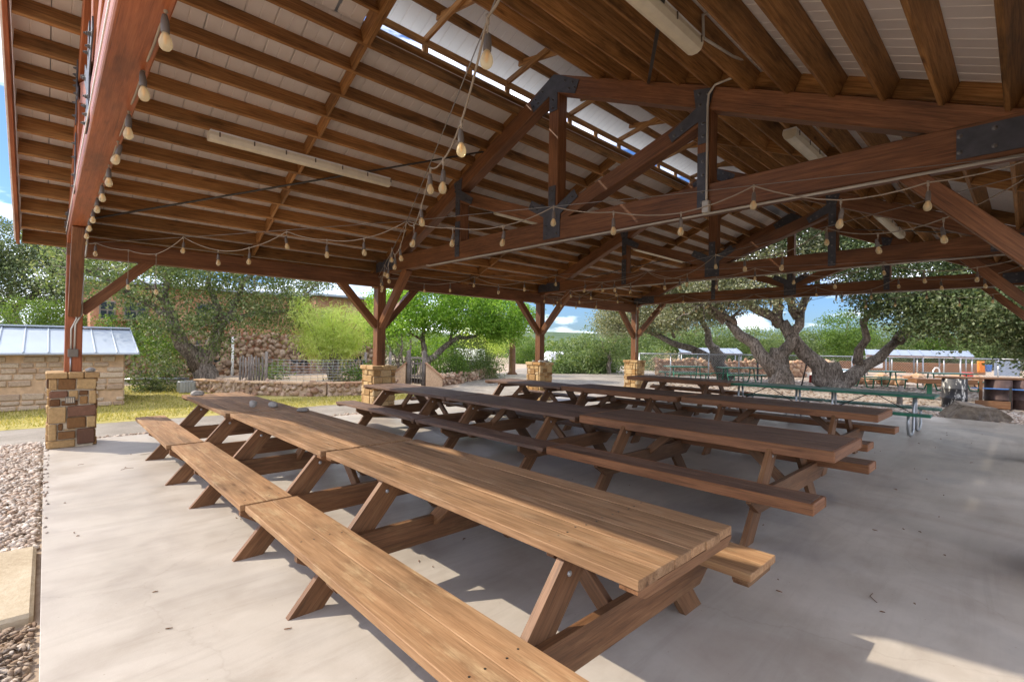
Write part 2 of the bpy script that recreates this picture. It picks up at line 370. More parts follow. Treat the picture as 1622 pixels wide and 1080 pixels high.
def cbox(L, Wd, H, c=.005):
    """chamfered box, centred, 24 vertices"""
    a, b, d = L/2, Wd/2, H/2; c = min(c, a*.45, b*.45, d*.45)
    V = []; idx = {}
    for sx in (-1, 1):
        for sy in (-1, 1):
            for sz in (-1, 1):
                for ax in range(3):
                    p = [sx*(a-c), sy*(b-c), sz*(d-c)]
                    p[ax] = (sx*a, sy*b, sz*d)[ax]
                    idx[sx, sy, sz, ax] = len(V); V.append(p)
    F = []
    for s in (-1, 1):
        for ax in range(3):
            o1, o2 = [(1, 2), (2, 0), (0, 1)][ax]
            q = []
            for e1, e2 in ((-1, -1), (1, -1), (1, 1), (-1, 1)):
                k = [0, 0, 0]; k[ax] = s; k[o1] = e1; k[o2] = e2
                q.append(idx[k[0], k[1], k[2], ax])
            F.append(q if s > 0 else q[::-1])
    for ax in range(3):
        o1, o2 = [(1, 2), (2, 0), (0, 1)][ax]
        for e1 in (-1, 1):
            for e2 in (-1, 1):
                def g(s, k_ax):
                    k = [0, 0, 0]; k[ax] = s; k[o1] = e1; k[o2] = e2
                    return idx[k[0], k[1], k[2], k_ax]
                q = [g(-1, o1), g(1, o1), g(1, o2), g(-1, o2)]
                F.append(q if e1*e2 > 0 else q[::-1])
    for sx in (-1, 1):
        for sy in (-1, 1):
            for sz in (-1, 1):
                t = [idx[sx, sy, sz, 0], idx[sx, sy, sz, 1], idx[sx, sy, sz, 2]]
                F.append(t if sx*sy*sz > 0 else t[::-1])
    return V, F
CACHE = {}
def boxmesh(L, Wd, H, mat, c=.005):
    k = (round(L, 3), round(Wd, 4), round(H, 4), mat, c)
    if k not in CACHE:
        v, f = cbox(L, Wd, H, c); CACHE[k] = mk('box', v, f, mat)
    return CACHE[k]
def frame(a, b, up):
    a, b, up = Vector(a), Vector(b), Vector(up)
    x = (b-a); L = x.length; x.normalize()
    y = up.cross(x); 
    if y.length < 1e-5: y = Vector((0, 1, 0)).cross(x)
    y.normalize(); z = x.cross(y)
    mm = Matrix((x, y, z)).transposed().to_4x4(); mm.translation = (a+b)/2
    return mm, L
def board(name, a, b, w, t, mat, parent=None, up=(0, 0, 1), c=.005):
    """a straight timber from a to b: local x along it, w across, t along up"""
    mm, L = frame(a, b, up)
    return put(name, boxmesh(L, w, t, mat, c), parent, mm)
def block(name, lo, hi, mat, parent=None, c=.006):
    lo, hi = Vector(lo), Vector(hi); s = hi-lo
    return put(name, boxmesh(s.x, s.y, s.z, mat, c), parent, Matrix.Translation((lo+hi)/2))
def prism(pts, x0, x1):
    """polygon in (y, z) given counter-clockwise seen from +x, extruded along x"""
    n = len(pts)
    V = [(x0, y, z) for y, z in pts] + [(x1, y, z) for y, z in pts]
    F = [list(range(n))[::-1], list(range(n, 2*n))] + [[i, (i+1) % n, n+(i+1) % n, n+i] for i in range(n)]
    return V, F
def tube(path, r, seg=8, cap=True):
    """tube along a path; r a number or a list"""
    P = [Vector(p) for p in path]; n = len(P)
    rs = r if isinstance(r, (list, tuple)) else [r]*n
    V, F = [], []
    ref = None
    for i in range(n):
        t = (P[min(i+1, n-1)]-P[max(i-1, 0)]).normalized()
        if ref is None:
            ref = t.orthogonal().normalized()
        else:
            ref = (ref - t*ref.dot(t));
            ref = ref.normalized() if ref.length > 1e-6 else t.orthogonal().normalized()
        bn = t.cross(ref)
        for k in range(seg):
            a = 2*math.pi*k/seg
            V.append(P[i] + (ref*math.cos(a)+bn*math.sin(a))*rs[i])
    for i in range(n-1):
        for k in range(seg):
            F.append([i*seg+k, i*seg+(k+1) % seg, (i+1)*seg+(k+1) % seg, (i+1)*seg+k])
    if cap:
        F.append(list(range(seg))[::-1]); F.append([(n-1)*seg+k for k in range(seg)])
    return V, F
def join(parts):
    V, F = [], []
    for v, f in parts:
        o = len(V); V += list(v); F += [[i+o for i in q] for q in f]
    return V, F
def lathe(prof, seg=12):
    V, F = [], []
    for r, z in prof:
        for k in range(seg):
            a = 2*math.pi*k/seg; V.append((r*math.cos(a), r*math.sin(a), z))
    for i in range(len(prof)-1):
        for k in range(seg):
            F.append([i*seg+k, i*seg+(k+1) % seg, (i+1)*seg+(k+1) % seg, (i+1)*seg+k])
    F.append(list(range(seg))[::-1]); F.append([(len(prof)-1)*seg+k for k in range(seg)])
    return V, F
def tubeobj(name, path, r, mat, parent=None, seg=8):
    v, f = tube(path, r, seg); return put(name, mk(name, v, f, mat, True), parent)
def sub(name, me, parent, mm): return put(name, me, parent, mm)
def copy_tree(root, loc, rz=0., label=None, group=None):
    def cp(o, par):
        c = o.copy(); COL.objects.link(c); c.parent = par
        for ch in o.children: cp(ch, c)
        return c
    r = cp(root, None)
    r.matrix_basis = Matrix.Translation(loc) @ Matrix.Rotation(rz, 4, 'Z')
    if label: r['label'] = label
    if group: r['group'] = group
    return r
def rockmesh(name, sx, sy, sz, mat, seed, sub_=2, rough=.22, flat=.0, cut=(.62, .95), np_=9):
    import bmesh
    bm = bmesh.new(); bmesh.ops.create_icosphere(bm, subdivisions=sub_, radius=1)
    rr = np.random.default_rng(seed)
    pl = rr.normal(size=(np_, 3)); pl /= np.linalg.norm(pl, axis=1)[:, None]; dd = rr.uniform(cut[0], cut[1], np_)
    for v in bm.verts:
        c = np.array(v.co)
        for q, d in zip(pl, dd):
            k = c@q
            if k > d: c = c - q*(k-d)
        c = c*(1+rr.normal(0, rough*.12))
        v.co = Vector((c[0]*sx, c[1]*sy, c[2]*sz))
    me = bpy.data.meshes.new(name); bm.to_mesh(me); bm.free(); me.materials.append(M[mat]); return me
def stones_field(pts, sizes, mat, name, seed=3, flatten=.55, tilt=.5):
    """many little eight-sided pebbles in one mesh"""
    rr = np.random.default_rng(seed); n = len(pts)
    base = []
    for z, r_ in ((-.8, .55), (0, 1), (.75, .6)):
        for k in range(6):
            a = k*math.pi/3 + (0 if z == 0 else .5); base.append((r_*math.cos(a), r_*math.sin(a), z))
    base.append((0, 0, -1.)); base.append((0, 0, 1.)); base = np.array(base)
    tri = []
    for lv in (0, 1):
        for k in range(6):
            a, b = lv*6+k, lv*6+(k+1) % 6; tri += [(a, b, b+6), (a, b+6, a+6)]
    for k in range(6): tri += [(18, (k+1) % 6, k), (19, 12+k, 12+(k+1) % 6)]
    tri = np.array(tri)
    s = np.asarray(sizes)[:, None]*rr.uniform(.7, 1.35, (n, 3)); s[:, 2] *= flatten; s[:, 1] *= .75
    B = base[None]*s[:, None, :]*(1+rr.normal(0, .09, (n, len(base), 1)))
    az = rr.uniform(0, 6.28, n); ca, sa = np.cos(az), np.sin(az)
    tl = rr.normal(0, tilt, n); ct, st = np.cos(tl), np.sin(tl)
    y = B[:, :, 1]*ct[:, None]-B[:, :, 2]*st[:, None]; z = B[:, :, 1]*st[:, None]+B[:, :, 2]*ct[:, None]; x = B[:, :, 0]
    V = np.stack([x*ca[:, None]-y*sa[:, None], x*sa[:, None]+y*ca[:, None], z], 2) + np.asarray(pts)[:, None, :]
    T = tri[None]+(np.arange(n)*len(base))[:, None, None]
    return fast_mesh(name, V.reshape(-1, 3), T.reshape(-1, 3), mat, True, 3)

# ------------------------------------------------------------------ foliage
def leaves(clumps, per, size, mat, name, spread=.28, aspect=.62, droop=0., up=.3, seed=1):
    """clumps: (n,3) centres; per leaves around each"""
    rr = np.random.default_rng(seed)
    C = np.repeat(np.asarray(clumps, float), per, 0); n = len(C)
    P = C + rr.normal(0, spread, (n, 3))*np.array([1, 1, .75])
    d = rr.normal(size=(n, 3)); d[:, 2] -= droop; d /= np.linalg.norm(d, axis=1)[:, None]
    nn = rr.normal(size=(n, 3)); nn[:, 2] += up; 
    e = np.cross(nn, d); e /= np.linalg.norm(e, axis=1)[:, None]+1e-9
    s = size*rr.uniform(.6, 1.4, (n, 1))
    a, b = d*s, e*s*aspect*.5
    V = np.stack([P, P+a*.5+b, P+a, P+a*.5-b], 1).reshape(-1, 3)
    return fast_mesh(name, V, np.arange(4*n).reshape(-1, 4), mat)
def blob_clumps(blobs, dens, seed=1, shell=.45, floor=None):
    """clump centres in ellipsoids (centre, radii); most near the skin"""
    rr = np.random.default_rng(seed); out = []
    for c, r_ in blobs:
        n = max(4, int(dens*(r_[0]*r_[1]*r_[2])**(2/3.)))
        d = rr.normal(size=(n, 3)); d /= np.linalg.norm(d, axis=1)[:, None]
        k = rr.uniform(shell, 1, (n, 1))**.6*(1+rr.normal(0, .1, (n, 1)))
        out.append(np.asarray(c)+d*k*np.asarray(r_))
    C = np.concatenate(out)
    if floor is not None: C = C[C[:, 2] > floor]
    return C
def curve(a, b, n=5, wob=.15, seed=0, sag=0.):
    rr = random.Random(seed); a, b = Vector(a), Vector(b); L = (b-a).length; out = []
    for i in range(n+1):
        t = i/n; p = a.lerp(b, t)
        if 0 < i < n: p += Vector((rr.gauss(0, wob), rr.gauss(0, wob), rr.gauss(0, wob*.7)))*L*.35
        p.z += sag*math.sin(t*math.pi); out.append(p)
    return out
def limb(a, b, r0, r1, n=5, wob=.12, seed=0, sag=0., seg=8):
    p = curve(a, b, n, wob, seed, sag)
    return tube(p, [r0+(r1-r0)*(i/n)**.8 for i in range(n+1)], seg)
def tree(name, label, limbs, blobs, mat, dens, per, size, group=None, seed=1, cat='tree', spread=.28, twigs=0, **kw):
    """limbs: list of (a, b, r0, r1[, sag]); blobs of foliage"""
    base = limbs[0][0]
    t = thing(name, label, cat, base, 0, group)
    parts = [limb(L[0], L[1], L[2], L[3], 6, .10, seed*31+i, L[4] if len(L) > 4 else 0., 10 if L[2] > .12 else 6) for i, L in enumerate(limbs)]
    rr = random.Random(seed)
    ends = [Vector(L[1]) for L in limbs[1:]] or [Vector(limbs[0][1])]
    for i in range(twigs):
        c, r_ = blobs[rr.randrange(len(blobs))]
        e = Vector(c) + Vector((rr.uniform(-.8, .8)*r_[0], rr.uniform(-.8, .8)*r_[1], rr.uniform(-.7, .8)*r_[2]))
        s0 = min(ends, key=lambda q: (q-e).length)
        parts.append(limb(s0, e, .045, .012, 4, .16, seed*77+i, 0, 5))
    v, f = join(parts); put('trunk', mk('trunk', v, f, 'bark', True), t)
    C = blob_clumps(blobs, dens, seed)
    put('crown', leaves(C, per, size, mat, 'crown', spread, seed=seed, **kw), t)
    return t
def bush(name, label, blobs, mat, dens, per, size, seed=1, group=None, cat='bush', spread=.18, stems=5, **kw):
    c0 = Vector(blobs[0][0]); r0 = blobs[0][1]
    base = Vector((c0.x, c0.y, c0.z-r0[2]))
    t = thing(name, label, cat, base, 0, group)
    put('crown', leaves(blob_clumps(blobs, dens, seed), per, size, mat, 'crown', spread, seed=seed, **kw), t)
    rr = random.Random(seed)
    v, f = join([limb(base+Vector((rr.gauss(0, .08), rr.gauss(0, .08), 0)), c0+Vector((rr.uniform(-.6, .6)*r0[0], rr.uniform(-.6, .6)*r0[1], rr.uniform(-.1, .5)*r0[2])), .03, .008, 4, .12, seed+i, 0, 5) for i in range(stems)])
    put('stem', mk('stem', v, f, 'bark', True), t)
    return t

# ================================================================== THE SETTING
def sheet(name, pts, z, mat, k='structure'):
    me = mk(name, [(x, y, z) for x, y in pts], [list(range(len(pts)))], mat); o = put(name, me); o['kind'] = k; return o
sheet('ground', [(-600, -600), (600, -600), (600, 600), (-600, 600)], -.10, 'ground')
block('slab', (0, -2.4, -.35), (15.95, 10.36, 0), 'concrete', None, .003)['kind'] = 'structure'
# gravel drive behind the pavilion, the lot beyond, lawn
def blobpoly(pts, n=6, amp=.25, seed=0):
    rr = random.Random(seed); out = []
    for i in range(len(pts)):
        a, b = Vector(pts[i]), Vector(pts[(i+1) % len(pts)])
        for k in range(n):
            p = a.lerp(b, k/n); out.append((p.x+rr.uniform(-amp, amp), p.y+rr.uniform(-amp, amp)))
    return out
sheet('driveway', blobpoly([(-14, 10.9), (5, 10.9), (12, 11.3), (17.5, 10.9), (19, 7), (40, 14), (60, 30), (44, 34), (24, 24.5), (14.5, 18.2), (9.8, 13.7), (4, 12.9), (-14, 13.6)], 7, .18, 2), -.096, 'drive')
sheet('lawn', blobpoly([(-14, 13.3), (4, 12.7), (9.0, 13.3), (9.6, 15.0), (6.2, 15.2), (4.4, 17.6), (4.2, 22.5), (-14, 22.5)], 7, .2, 3), -.092, 'lawn')
sheet('far_lawn', blobpoly([(33, 19), (44, 17), (52, 22), (42, 27)], 5, .5, 4), -.092, 'lawn')
# grass blades on the lawn
n = 26000
gx = NR.uniform(-6, 9.4, n*2); gy = NR.uniform(12.7, 22, n*2)
ok = (gy > 13.0+.0*gx) & (gy < np.where(gx > 4.3, 15.0-.3*(gx-6)*(gx > 6), 21)) & (NR.random(n*2) < np.clip(1.3-(gy-13)/9, .25, 1))
gx, gy = gx[ok][:n], gy[ok][:n]; n = len(gx)
a = NR.uniform(0, 6.28, n); hgt = NR.uniform(.03, .085, n); ln = NR.normal(0, .025, (n, 2)); w = .009
V = np.zeros((n, 3, 3)); V[:, 0, 0] = gx-np.cos(a)*w; V[:, 0, 1] = gy-np.sin(a)*w; V[:, 1, 0] = gx+np.cos(a)*w; V[:, 1, 1] = gy+np.sin(a)*w
V[:, 2, 0] = gx+ln[:, 0]; V[:, 2, 1] = gy+ln[:, 1]; V[:, :2, 2] = -.095; V[:, 2, 2] = -.095+hgt
o = put('grass', fast_mesh('grass', V.reshape(-1, 3), np.arange(3*n).reshape(-1, 3), 'grass', False, 3))
o['kind'] = 'stuff'; o['label'] = 'yellow green lawn grass between the gravel drive and the house'
# river pebbles along the slab
def field(n, x0, x1, y0, y1, z, s0, s1, seed, layers=2):
    rr = np.random.default_rng(seed)
    P = np.stack([rr.uniform(x0, x1, n), rr.uniform(y0, y1, n), z+rr.uniform(0, .03, n)], 1)
    return P, rr.uniform(s0, s1, n)
P, S = field(9800, -1.35, -.03, 5.48, 10.9, -.085, .014, .036, 5)
rr = np.random.default_rng(55); sp = rr.random(len(S)) < .005; P[sp, 0] = rr.uniform(-.02, .05, sp.sum()); P[sp, 2] = .006; S[sp] *= .6
P2, S2 = field(2600, 0, 15.5, 10.42, 10.95, -.09, .025, .05, 6)
P3, S3 = field(3800, 16.02, 19.2, -2.6, 3.6, -.09, .03, .07, 8)
for nm, lab, p_, s_ in (('pebbles', 'river pebbles in a bed along the left edge of the slab', P, S),
                        ('pebbles', 'strip of river pebbles behind the stone piers', P2, S2),
                        ('pebbles', 'pale river pebbles around the boulder past the far slab edge', P3, S3)):
    o = put(nm, stones_field(p_, s_, 'pebble', nm, len(p_))); o['kind'] = 'stuff'; o['label'] = lab
P, S = field(4200, -1.3, -.03, 2.2, 4.05, -.085, .010, .032, 15)
o = put('leaf_litter', stones_field(P, S, 'mulch', 'leaf_litter', 12, .2, .8)); o['kind'] = 'stuff'; o['label'] = 'brown leaf litter and pebbles at the corner of the slab'
pv = block('paver', (-1.45, 4.12, -.2), (-.03, 5.46, -.035), 'paver', None, .02); tag(pv, 'tan concrete stepping paver beside the slab', 'paver')

# dry twigs and leaf crumbs on the slab
rr = random.Random(5); parts = []
for i in range(150):
    x, y = (rr.uniform(.15, 4.2), rr.uniform(1.2, 9)) if i < 75 else (rr.uniform(3, 14), rr.uniform(.3, 6))
    L = rr.uniform(.012, .04) if i % 9 else rr.uniform(.06, .14); a = rr.uniform(0, 6.28)
    parts.append(tube([(x, y, .004), (x+L*.5*math.cos(a), y+L*.5*math.sin(a), .007), (x+L*math.cos(a+.4), y+L*math.sin(a+.4), .004)], [.0025, .004, .002] if i % 9 else .0022, 4))
v, f = join(parts); o = put('twigs', mk('twigs', v, f, 'leg')); o['kind'] = 'stuff'; o['label'] = 'scattered dry twigs and leaf crumbs on the concrete'

# ================================================================== THE PAVILION
PX = [.30, 5.40, 10.64, 15.74]
YL, YR, YC = 10.0, -.43, 4.79
SL = .443
CA = 1/math.sqrt(1+SL*SL); SA = SL*CA
def zt(y): return 5.57 - SL*abs(y-YC)
pav = thing('pavilion', 'open timber pavilion with stone piers, black bolted trusses and white panel roof', 'pavilion', (8, 4.8, 0))

# --- piers of laid stone
def pier_stones(face_w, z0, z1, seed):
    """rows of stones for one face: (u0,u1,v0,v1) in metres"""
    rr = random.Random(seed); out = []; z = z0
    while z < z1-.04:
        hh = min(rr.choice([.09, .12, .15, .18]), z1-z)
        if z1-(z+hh) < .06: hh = z1-z
        u = 0
        while u < face_w-.03:
            ww = rr.uniform(.1, .27)
            if face_w-(u+ww) < .09: ww = face_w-u
            if hh > .13 and rr.random() < .35 and ww < .2:
                out += [(u, u+ww, z, z+hh*.5), (u, u+ww, z+hh*.5, z+hh)]
            else: out.append((u, u+ww, z, z+hh))
            u += ww
        z += hh
    return out
P1F = [(90,185,270,397,'t'),(187,383,270,397,'b'),(386,622,270,397,'t'),(92,300,400,484,'d'),(303,414,400,505,'t'),(417,522,404,464,'b'),(420,520,466,560,'b'),(524,620,404,560,'t'),
       (92,222,488,570,'b'),(224,412,508,570,'b'),(90,282,574,752,'t'),(290,614,570,692,'d'),(286,502,695,818,'b'),(505,612,695,818,'t'),
       (88,190,757,936,'t'),(194,254,757,836,'b'),(258,392,820,836,'t'),(196,390,840,932,'b'),(396,606,822,1000,'d'),(84,390,936,1024,'t')]
STM = {'t': 'tanstone', 'b': 'brownstone', 'd': 'darkstone'}
def pier(x, y, seed, mat, first=False):
    hw = .27; zc = 1.02
    core = block('pier', (x-hw+.03, y-hw+.03, -.05), (x+hw-.03, y+hw-.03, zc), 'mortar', pav, .01)
    g = .005; rr = random.Random(seed)
    faces = [((x-hw, y-hw), (1, 0), (0, 1), 2*hw, 0.), ((x-hw, y+hw), (1, 0), (0, -1), 2*hw, 0.),
             ((x-hw, y-hw), (0, 1), (1, 0), 2*hw, .05), ((x+hw, y-hw), (0, 1), (-1, 0), 2*hw, .05)]
    for fi, ((ox, oy), (ax, ay), (ix, iy), fw, ins) in enumerate(faces):
        if first and fi == 0:
            L = [((a-86)/530*fw, (b-86)/530*fw, (1024-d)/754*zc, (1024-c)/754*zc, STM[k]) for a, b, c, d, k in P1F]
            L = [(max(0, a), min(fw, b), max(0, c), min(zc, d), k) for a, b, c, d, k in L]
        else: L = [(a+ins if a < .001 else a, b-ins if b > fw-.001 else b, c, d, mat) for a, b, c, d in pier_stones(fw, 0, zc, seed*10+fi)]
        for a, b, c, d, k in L:
            if b-a < .02 or d-c < .02: continue
            pr = rr.uniform(-.006, .020); dp = .05+pr
            u = (a+b)/2; cx = ox+ax*u+ix*(.05-dp/2)+0*iy; cy = oy+ay*u+iy*(.05-dp/2)
            me = boxmesh(round(b-a-2*g, 2), round(dp, 3), round(d-c-2*g, 2), k, .011)
            put('stone', me, core, Matrix.Translation((cx, cy, (c+d)/2)) @ Matrix.Rotation((0 if ax else math.pi/2)+rr.gauss(0, .012), 4, 'Z') @ Matrix.Rotation(rr.gauss(0, .02), 4, 'Y') @ Matrix.Rotation(rr.gauss(0, .02), 4, 'X'))
    # overhanging cap of flat stones
    cw = .30
    for i, (a, b) in enumerate(((-cw, -.06), (-.054, .12), (.126, cw))):
        for j, (c, d) in enumerate(((-cw, -.003), (.003, cw))):
            put('cap_stone', boxmesh(b-a, d-c, .085+.004*((i+j) % 2), mat if not first else 'tanstone', .012), core, Matrix.Translation((x+(a+b)/2, y+(c+d)/2, zc+.0435)))
    return core
for i, x in enumerate(PX):
    c_ = pier(x, YL-.0, 3+i, 'pierstone' if i == 0 else 'pierstone2', i == 0)
    pier(x, YR, 13+i, 'pierstone2')
    if i == 0:
        put('outlet_plate', boxmesh(.11, .02, .1, 'bronze', .006), c_, Matrix.Translation((x-.03, YL-.282, .70)))
        for k in range(4): put('outlet_slot', boxmesh(.012, .01, .07, 'mortar', .002), c_, Matrix.Translation((x-.066+k*.024, YL-.292, .70)))

# --- posts, eave beams, knee braces
for i, x in enumerate(PX):
    for y in (YL, YR):
        s = 1 if y == YL else -1
        rm = 'lit_timber' if i == 0 else 'truss'
        board('post', (x, y, 1.10), (x, y, 2.86), .20, .20, rm, pav, (1, 0, 0), .008)
        for dx in (-1, 1):
            if (i == 0 and dx < 0) or (i == 3 and dx > 0): continue
            board('knee_brace', (x+dx*.08, y, 1.98 if i else 2.02), (x+dx*.93, y, 2.90), .14, .15, 'truss', pav, (0, 0, 1), .006)
        board('knee_brace', (x, y-s*.08, 1.98), (x, y-s*1.16, 3.15), .145, .15, 'truss', pav, (0, 0, 1), .006)
for y in (YL, YR):
    for i in range(3):
        board('eave_beam', (PX[i]+(-.0 if i else -.1), y, 2.99), (PX[i+1]+(.1 if i == 2 else 0), y, 2.99), .19, .28, 'truss', pav, (0, 0, 1), .008)
    for x in PX[1:]: block('bearing_shim', (x-.16, y-.09, 2.822), (x-.1001, y+.09, 2.848), 'purlin', pav, .003)

# --- trusses
def plate_mesh(pts, bolts, key):
    if key in CACHE: return CACHE[key]
    V, F = prism(pts, 0, .009)
    CACHE[key] = mk('gusset', V, F, 'plate'); return CACHE[key]
def boltmesh():
    if 'bolt' not in CACHE:
        v, f = lathe([(.02, 0), (.02, .004), (.0135, .005), (.0135, .017), (.008, .018), (.008, .028)], 6); CACHE['bolt'] = mk('bolt', v, f, 'bolt')
    return CACHE['bolt']
KY, QY = 4.78, 2.26
CB, CT = 3.125, 3.44
def ccw(p):
    A = sum(p[i][0]*p[(i+1) % len(p)][1]-p[(i+1) % len(p)][0]*p[i][1] for i in range(len(p)))
    return p if A > 0 else p[::-1]
def truss(x, mat, mat2, plates=(-1, 1)):
    T = .2
    board('bottom_chord', (x, YR-.02, (CB+CT)/2), (x, YL+.02, (CB+CT)/2), T, CT-CB, mat2, pav, (0, 0, 1), .008)
    dep = .245
    for s, th in ((1, .194), (-1, .190)):
        a = Vector((x, YC+s*5.42, zt(YC+5.42))) ; b = Vector((x, YC, 5.57))
        nrm = Vector((0, s*SA, CA)); ax = (b-a).normalized()
        off = -nrm*dep/2
        board('top_chord', a+off, b+off+ax*.0, th, dep, mat, pav, nrm, .008)
    board('king_post', (x, KY, CT-.02), (x, KY, 5.50), .186, .185, mat, pav, (0, 1, 0), .006)
    for s in (-1, 1):
        qy = KY+s*QY
        board('queen_post', (x, qy, CT-.02), (x, qy, zt(qy)-.25), .182, .15, mat, pav, (0, 1, 0), .006)
        board('strut', (x, KY+s*.10, CT+.04), (x, qy-s*.02, zt(qy)-.33), .178, .20, mat, pav, (0, 0, 1), .006)
    # gusset plates and bolts on both faces
    K = KY
    apex = [(K-.075, 5.02), (K+.075, 5.02), (K+.075, 5.27), (K+.40, 5.135), (K+.475, 5.30), (K+.12, 5.50), (K, 5.555), (K-.12, 5.50), (K-.475, 5.30), (K-.40, 5.135), (K-.075, 5.27)]
    apexb = [(K, 5.07), (K, 5.18), (K+.30, 5.24), (K+.36, 5.31), (K+.40, 5.22), (K+.22, 5.38), (K-.22, 5.38), (K-.30, 5.24), (K-.36, 5.31), (K-.40, 5.22)]
    foot = [(K-.16, 3.17), (K+.16, 3.17), (K+.16, 3.50), (K+.48, 3.68), (K+.41, 3.80), (K+.10, 3.63), (K+.065, 3.64), (K+.065, 3.93), (K-.065, 3.93), (K-.065, 3.64), (K-.10, 3.63), (K-.41, 3.80), (K-.48, 3.68), (K-.16, 3.50)]
    footb = [(K-.1, 3.23), (K+.1, 3.23), (K-.1, 3.36), (K+.1, 3.36), (K, 3.72), (K, 3.86), (K+.38, 3.69), (K+.29, 3.64), (K-.38, 3.69), (K-.29, 3.64)]
    jobs = [(apex, apexb, 'apex'), (foot, footb, 'foot')]
    for s in (-1, 1):
        q = KY+s*QY; zq = zt(q)
        top = [(q-.06, zq-.62), (q+.06, zq-.62), (q+s*.06, zq-.33), (q-s*.06, zq-.33)]
        t2 = [(q-.06, zq-.66), (q+.06, zq-.66), (q+.06, zq-.36)] if s < 0 else [(q-.06, zq-.36), (q-.06, zq-.66), (q+.06, zq-.66)]
        top = [(q-s*.06, zq-.40), (q-s*.38, zq-.54), (q-s*.43, zq-.44), (q-s*.09, zq-.24), (q-s*.12, zq-.02), (q+s*.12, zq-.075), (q+s*.06, zq-.27), (q+s*.06, zq-.66), (q-s*.06, zq-.66)]
        tb = [(q, zq-.58), (q, zq-.44), (q-s*.25, zq-.43), (q-s*.35, zq-.47), (q-s*.05, zq-.09), (q+s*.05, zq-.12), (q-s*.04, zq-.22), (q+s*.05, zq-.24)]
        bot = [(q-.062, 3.17), (q+.062, 3.17), (q+.062, 3.80), (q-.062, 3.80)]
        bb = [(q, 3.24), (q, 3.36), (q, 3.55), (q, 3.70)]
        e = YC+s*5.18
        heel = [(e-s*.80, 3.165), (e+s*.02, 3.165), (e+s*.02, 3.34), (e-s*.14, 3.405), (e-s*.80, 3.405)]
        hb = [(e-s*.78, 3.22), (e-s*.78, 3.35), (e-s*.58, 3.22), (e-s*.58, 3.36), (e-s*.36, 3.29), (e-s*.12, 3.26)]
        jobs += [(top, tb, 'qt%d' % s), (bot, bb, 'qb%d' % s), (heel, hb, 'heel%d' % s)]
    for pts, bolts, key in jobs:
        for s in plates:
            me = plate_mesh(ccw(pts), bolts, key)
            mm = Matrix.Translation((x+s*.1015+(0 if s > 0 else -.009), 0, 0))
            g = put('gusset_plate', me, pav, mm)
            for by, bz in bolts:
                put('bolt', boltmesh(), g, Matrix.Translation((x+s*.1105, by, bz)) @ Matrix.Rotation(s*math.pi/2, 4, 'Y'))
truss(PX[0], 'lit_timber', 'lit_timber')
for x in PX[1:]: truss(x, 'truss', 'truss')

# --- purlins, blocking, roof panels
XR0, XR1 = -.33, 16.35
LP_ = [YC+.76+.3765*k for k in range(14)]; RP_ = [YC-.79-.389*k for k in range(13)]
PH = .225
def at_roof(x, y, up):      # point up metres above the top-chord line, measured square to the slope
    s = 1 if y > YC else -1
    return Vector((x, y+s*SA*up, zt(y)+CA*up))
SPAN = [(XR0+.04, PX[0]), (PX[0], PX[1]), (PX[1], PX[2]), (PX[2], PX[3]), (PX[3], XR1-.04)]
for ys, s in ((LP_, 1), (RP_, -1)):
    nrm = Vector((0, s*SA, CA))
    for y in ys:
        for a, b in SPAN:
            board('purlin', at_roof(a+.002, y, PH/2-.028), at_roof(b-.002, y, PH/2-.028), .04, PH, 'purlin', pav, nrm, .004)
    for k in range(len(ys)-1):
        ym = (ys[k]+ys[k+1])/2; dl = abs(ys[k+1]-ys[k])/CA-.042
        for x in (2.78, 8.02, 13.2):
            c = at_roof(x+.02*((k % 2)*2-1), ym, PH/2-.028-.012); ax = Vector((0, CA*dl/2, -s*SA*dl/2))
            board('blocking', c-ax, c+ax, .04, PH-.03, 'purlin', pav, nrm, .004)
        for x in PX:
            c = at_roof(x+.03, ym, PH/2+.008); ax = Vector((0, CA*dl/2, -s*SA*dl/2))
            board('blocking', c-ax, c+ax, .04, PH-.05, 'purlin', pav, nrm, .004)
DU = PH-.028+.004           # underside of the panels, square to the slope
def panel_mesh(length, w=.302):
    # x along the slope, two flats with a groove between and a lap rib at the edge
    prof = [(-w/2, 0), (-w/2+.004, -.006), (-.008, -.006), (-.004, .001), (.004, .001), (.008, -.006), (w/2-.014, -.006), (w/2-.010, .002), (w/2, .002)]
    n = len(prof); V = [(-length/2, a, b) for a, b in prof]+[(length/2, a, b) for a, b in prof]
    V += [(-length/2, prof[-1][0], .02), (-length/2, prof[0][0], .02), (length/2, prof[-1][0], .02), (length/2, prof[0][0], .02)]
    F = [[i+1, i, n+i, n+i+1] for i in range(n-1)]
    F += [[2*n, 2*n+1, 2*n+3, 2*n+2]]
    return mk('roof_panel', V, F, 'panel')
def panels(y0, y1, s, x0, x1, up=DU, zoff=0., nm='roof_panel', yc=None):
    L = abs(y1-y0)/CA; me = panel_mesh(L); n = int((x1-x0)/.305)
    for i in range(n):
        c = at_roof(x0+.1525+i*(x1-x0-.305)/max(1, n-1), (y0+y1)/2, up+.006); c.z += zoff
        nrm = Vector((0, s*SA, CA)); xa = Vector((0, CA, -s*SA)); yv = nrm.cross(xa)
        mm = Matrix((xa, yv, nrm)).transposed().to_4x4(); mm.translation = c
        put(nm, me, pav, mm)
panels(YC+.70, 10.47, 1, XR0+.01, XR1-.01)
panels(YC-.72, YC-5.68, -1, XR0+.01, XR1-.01)
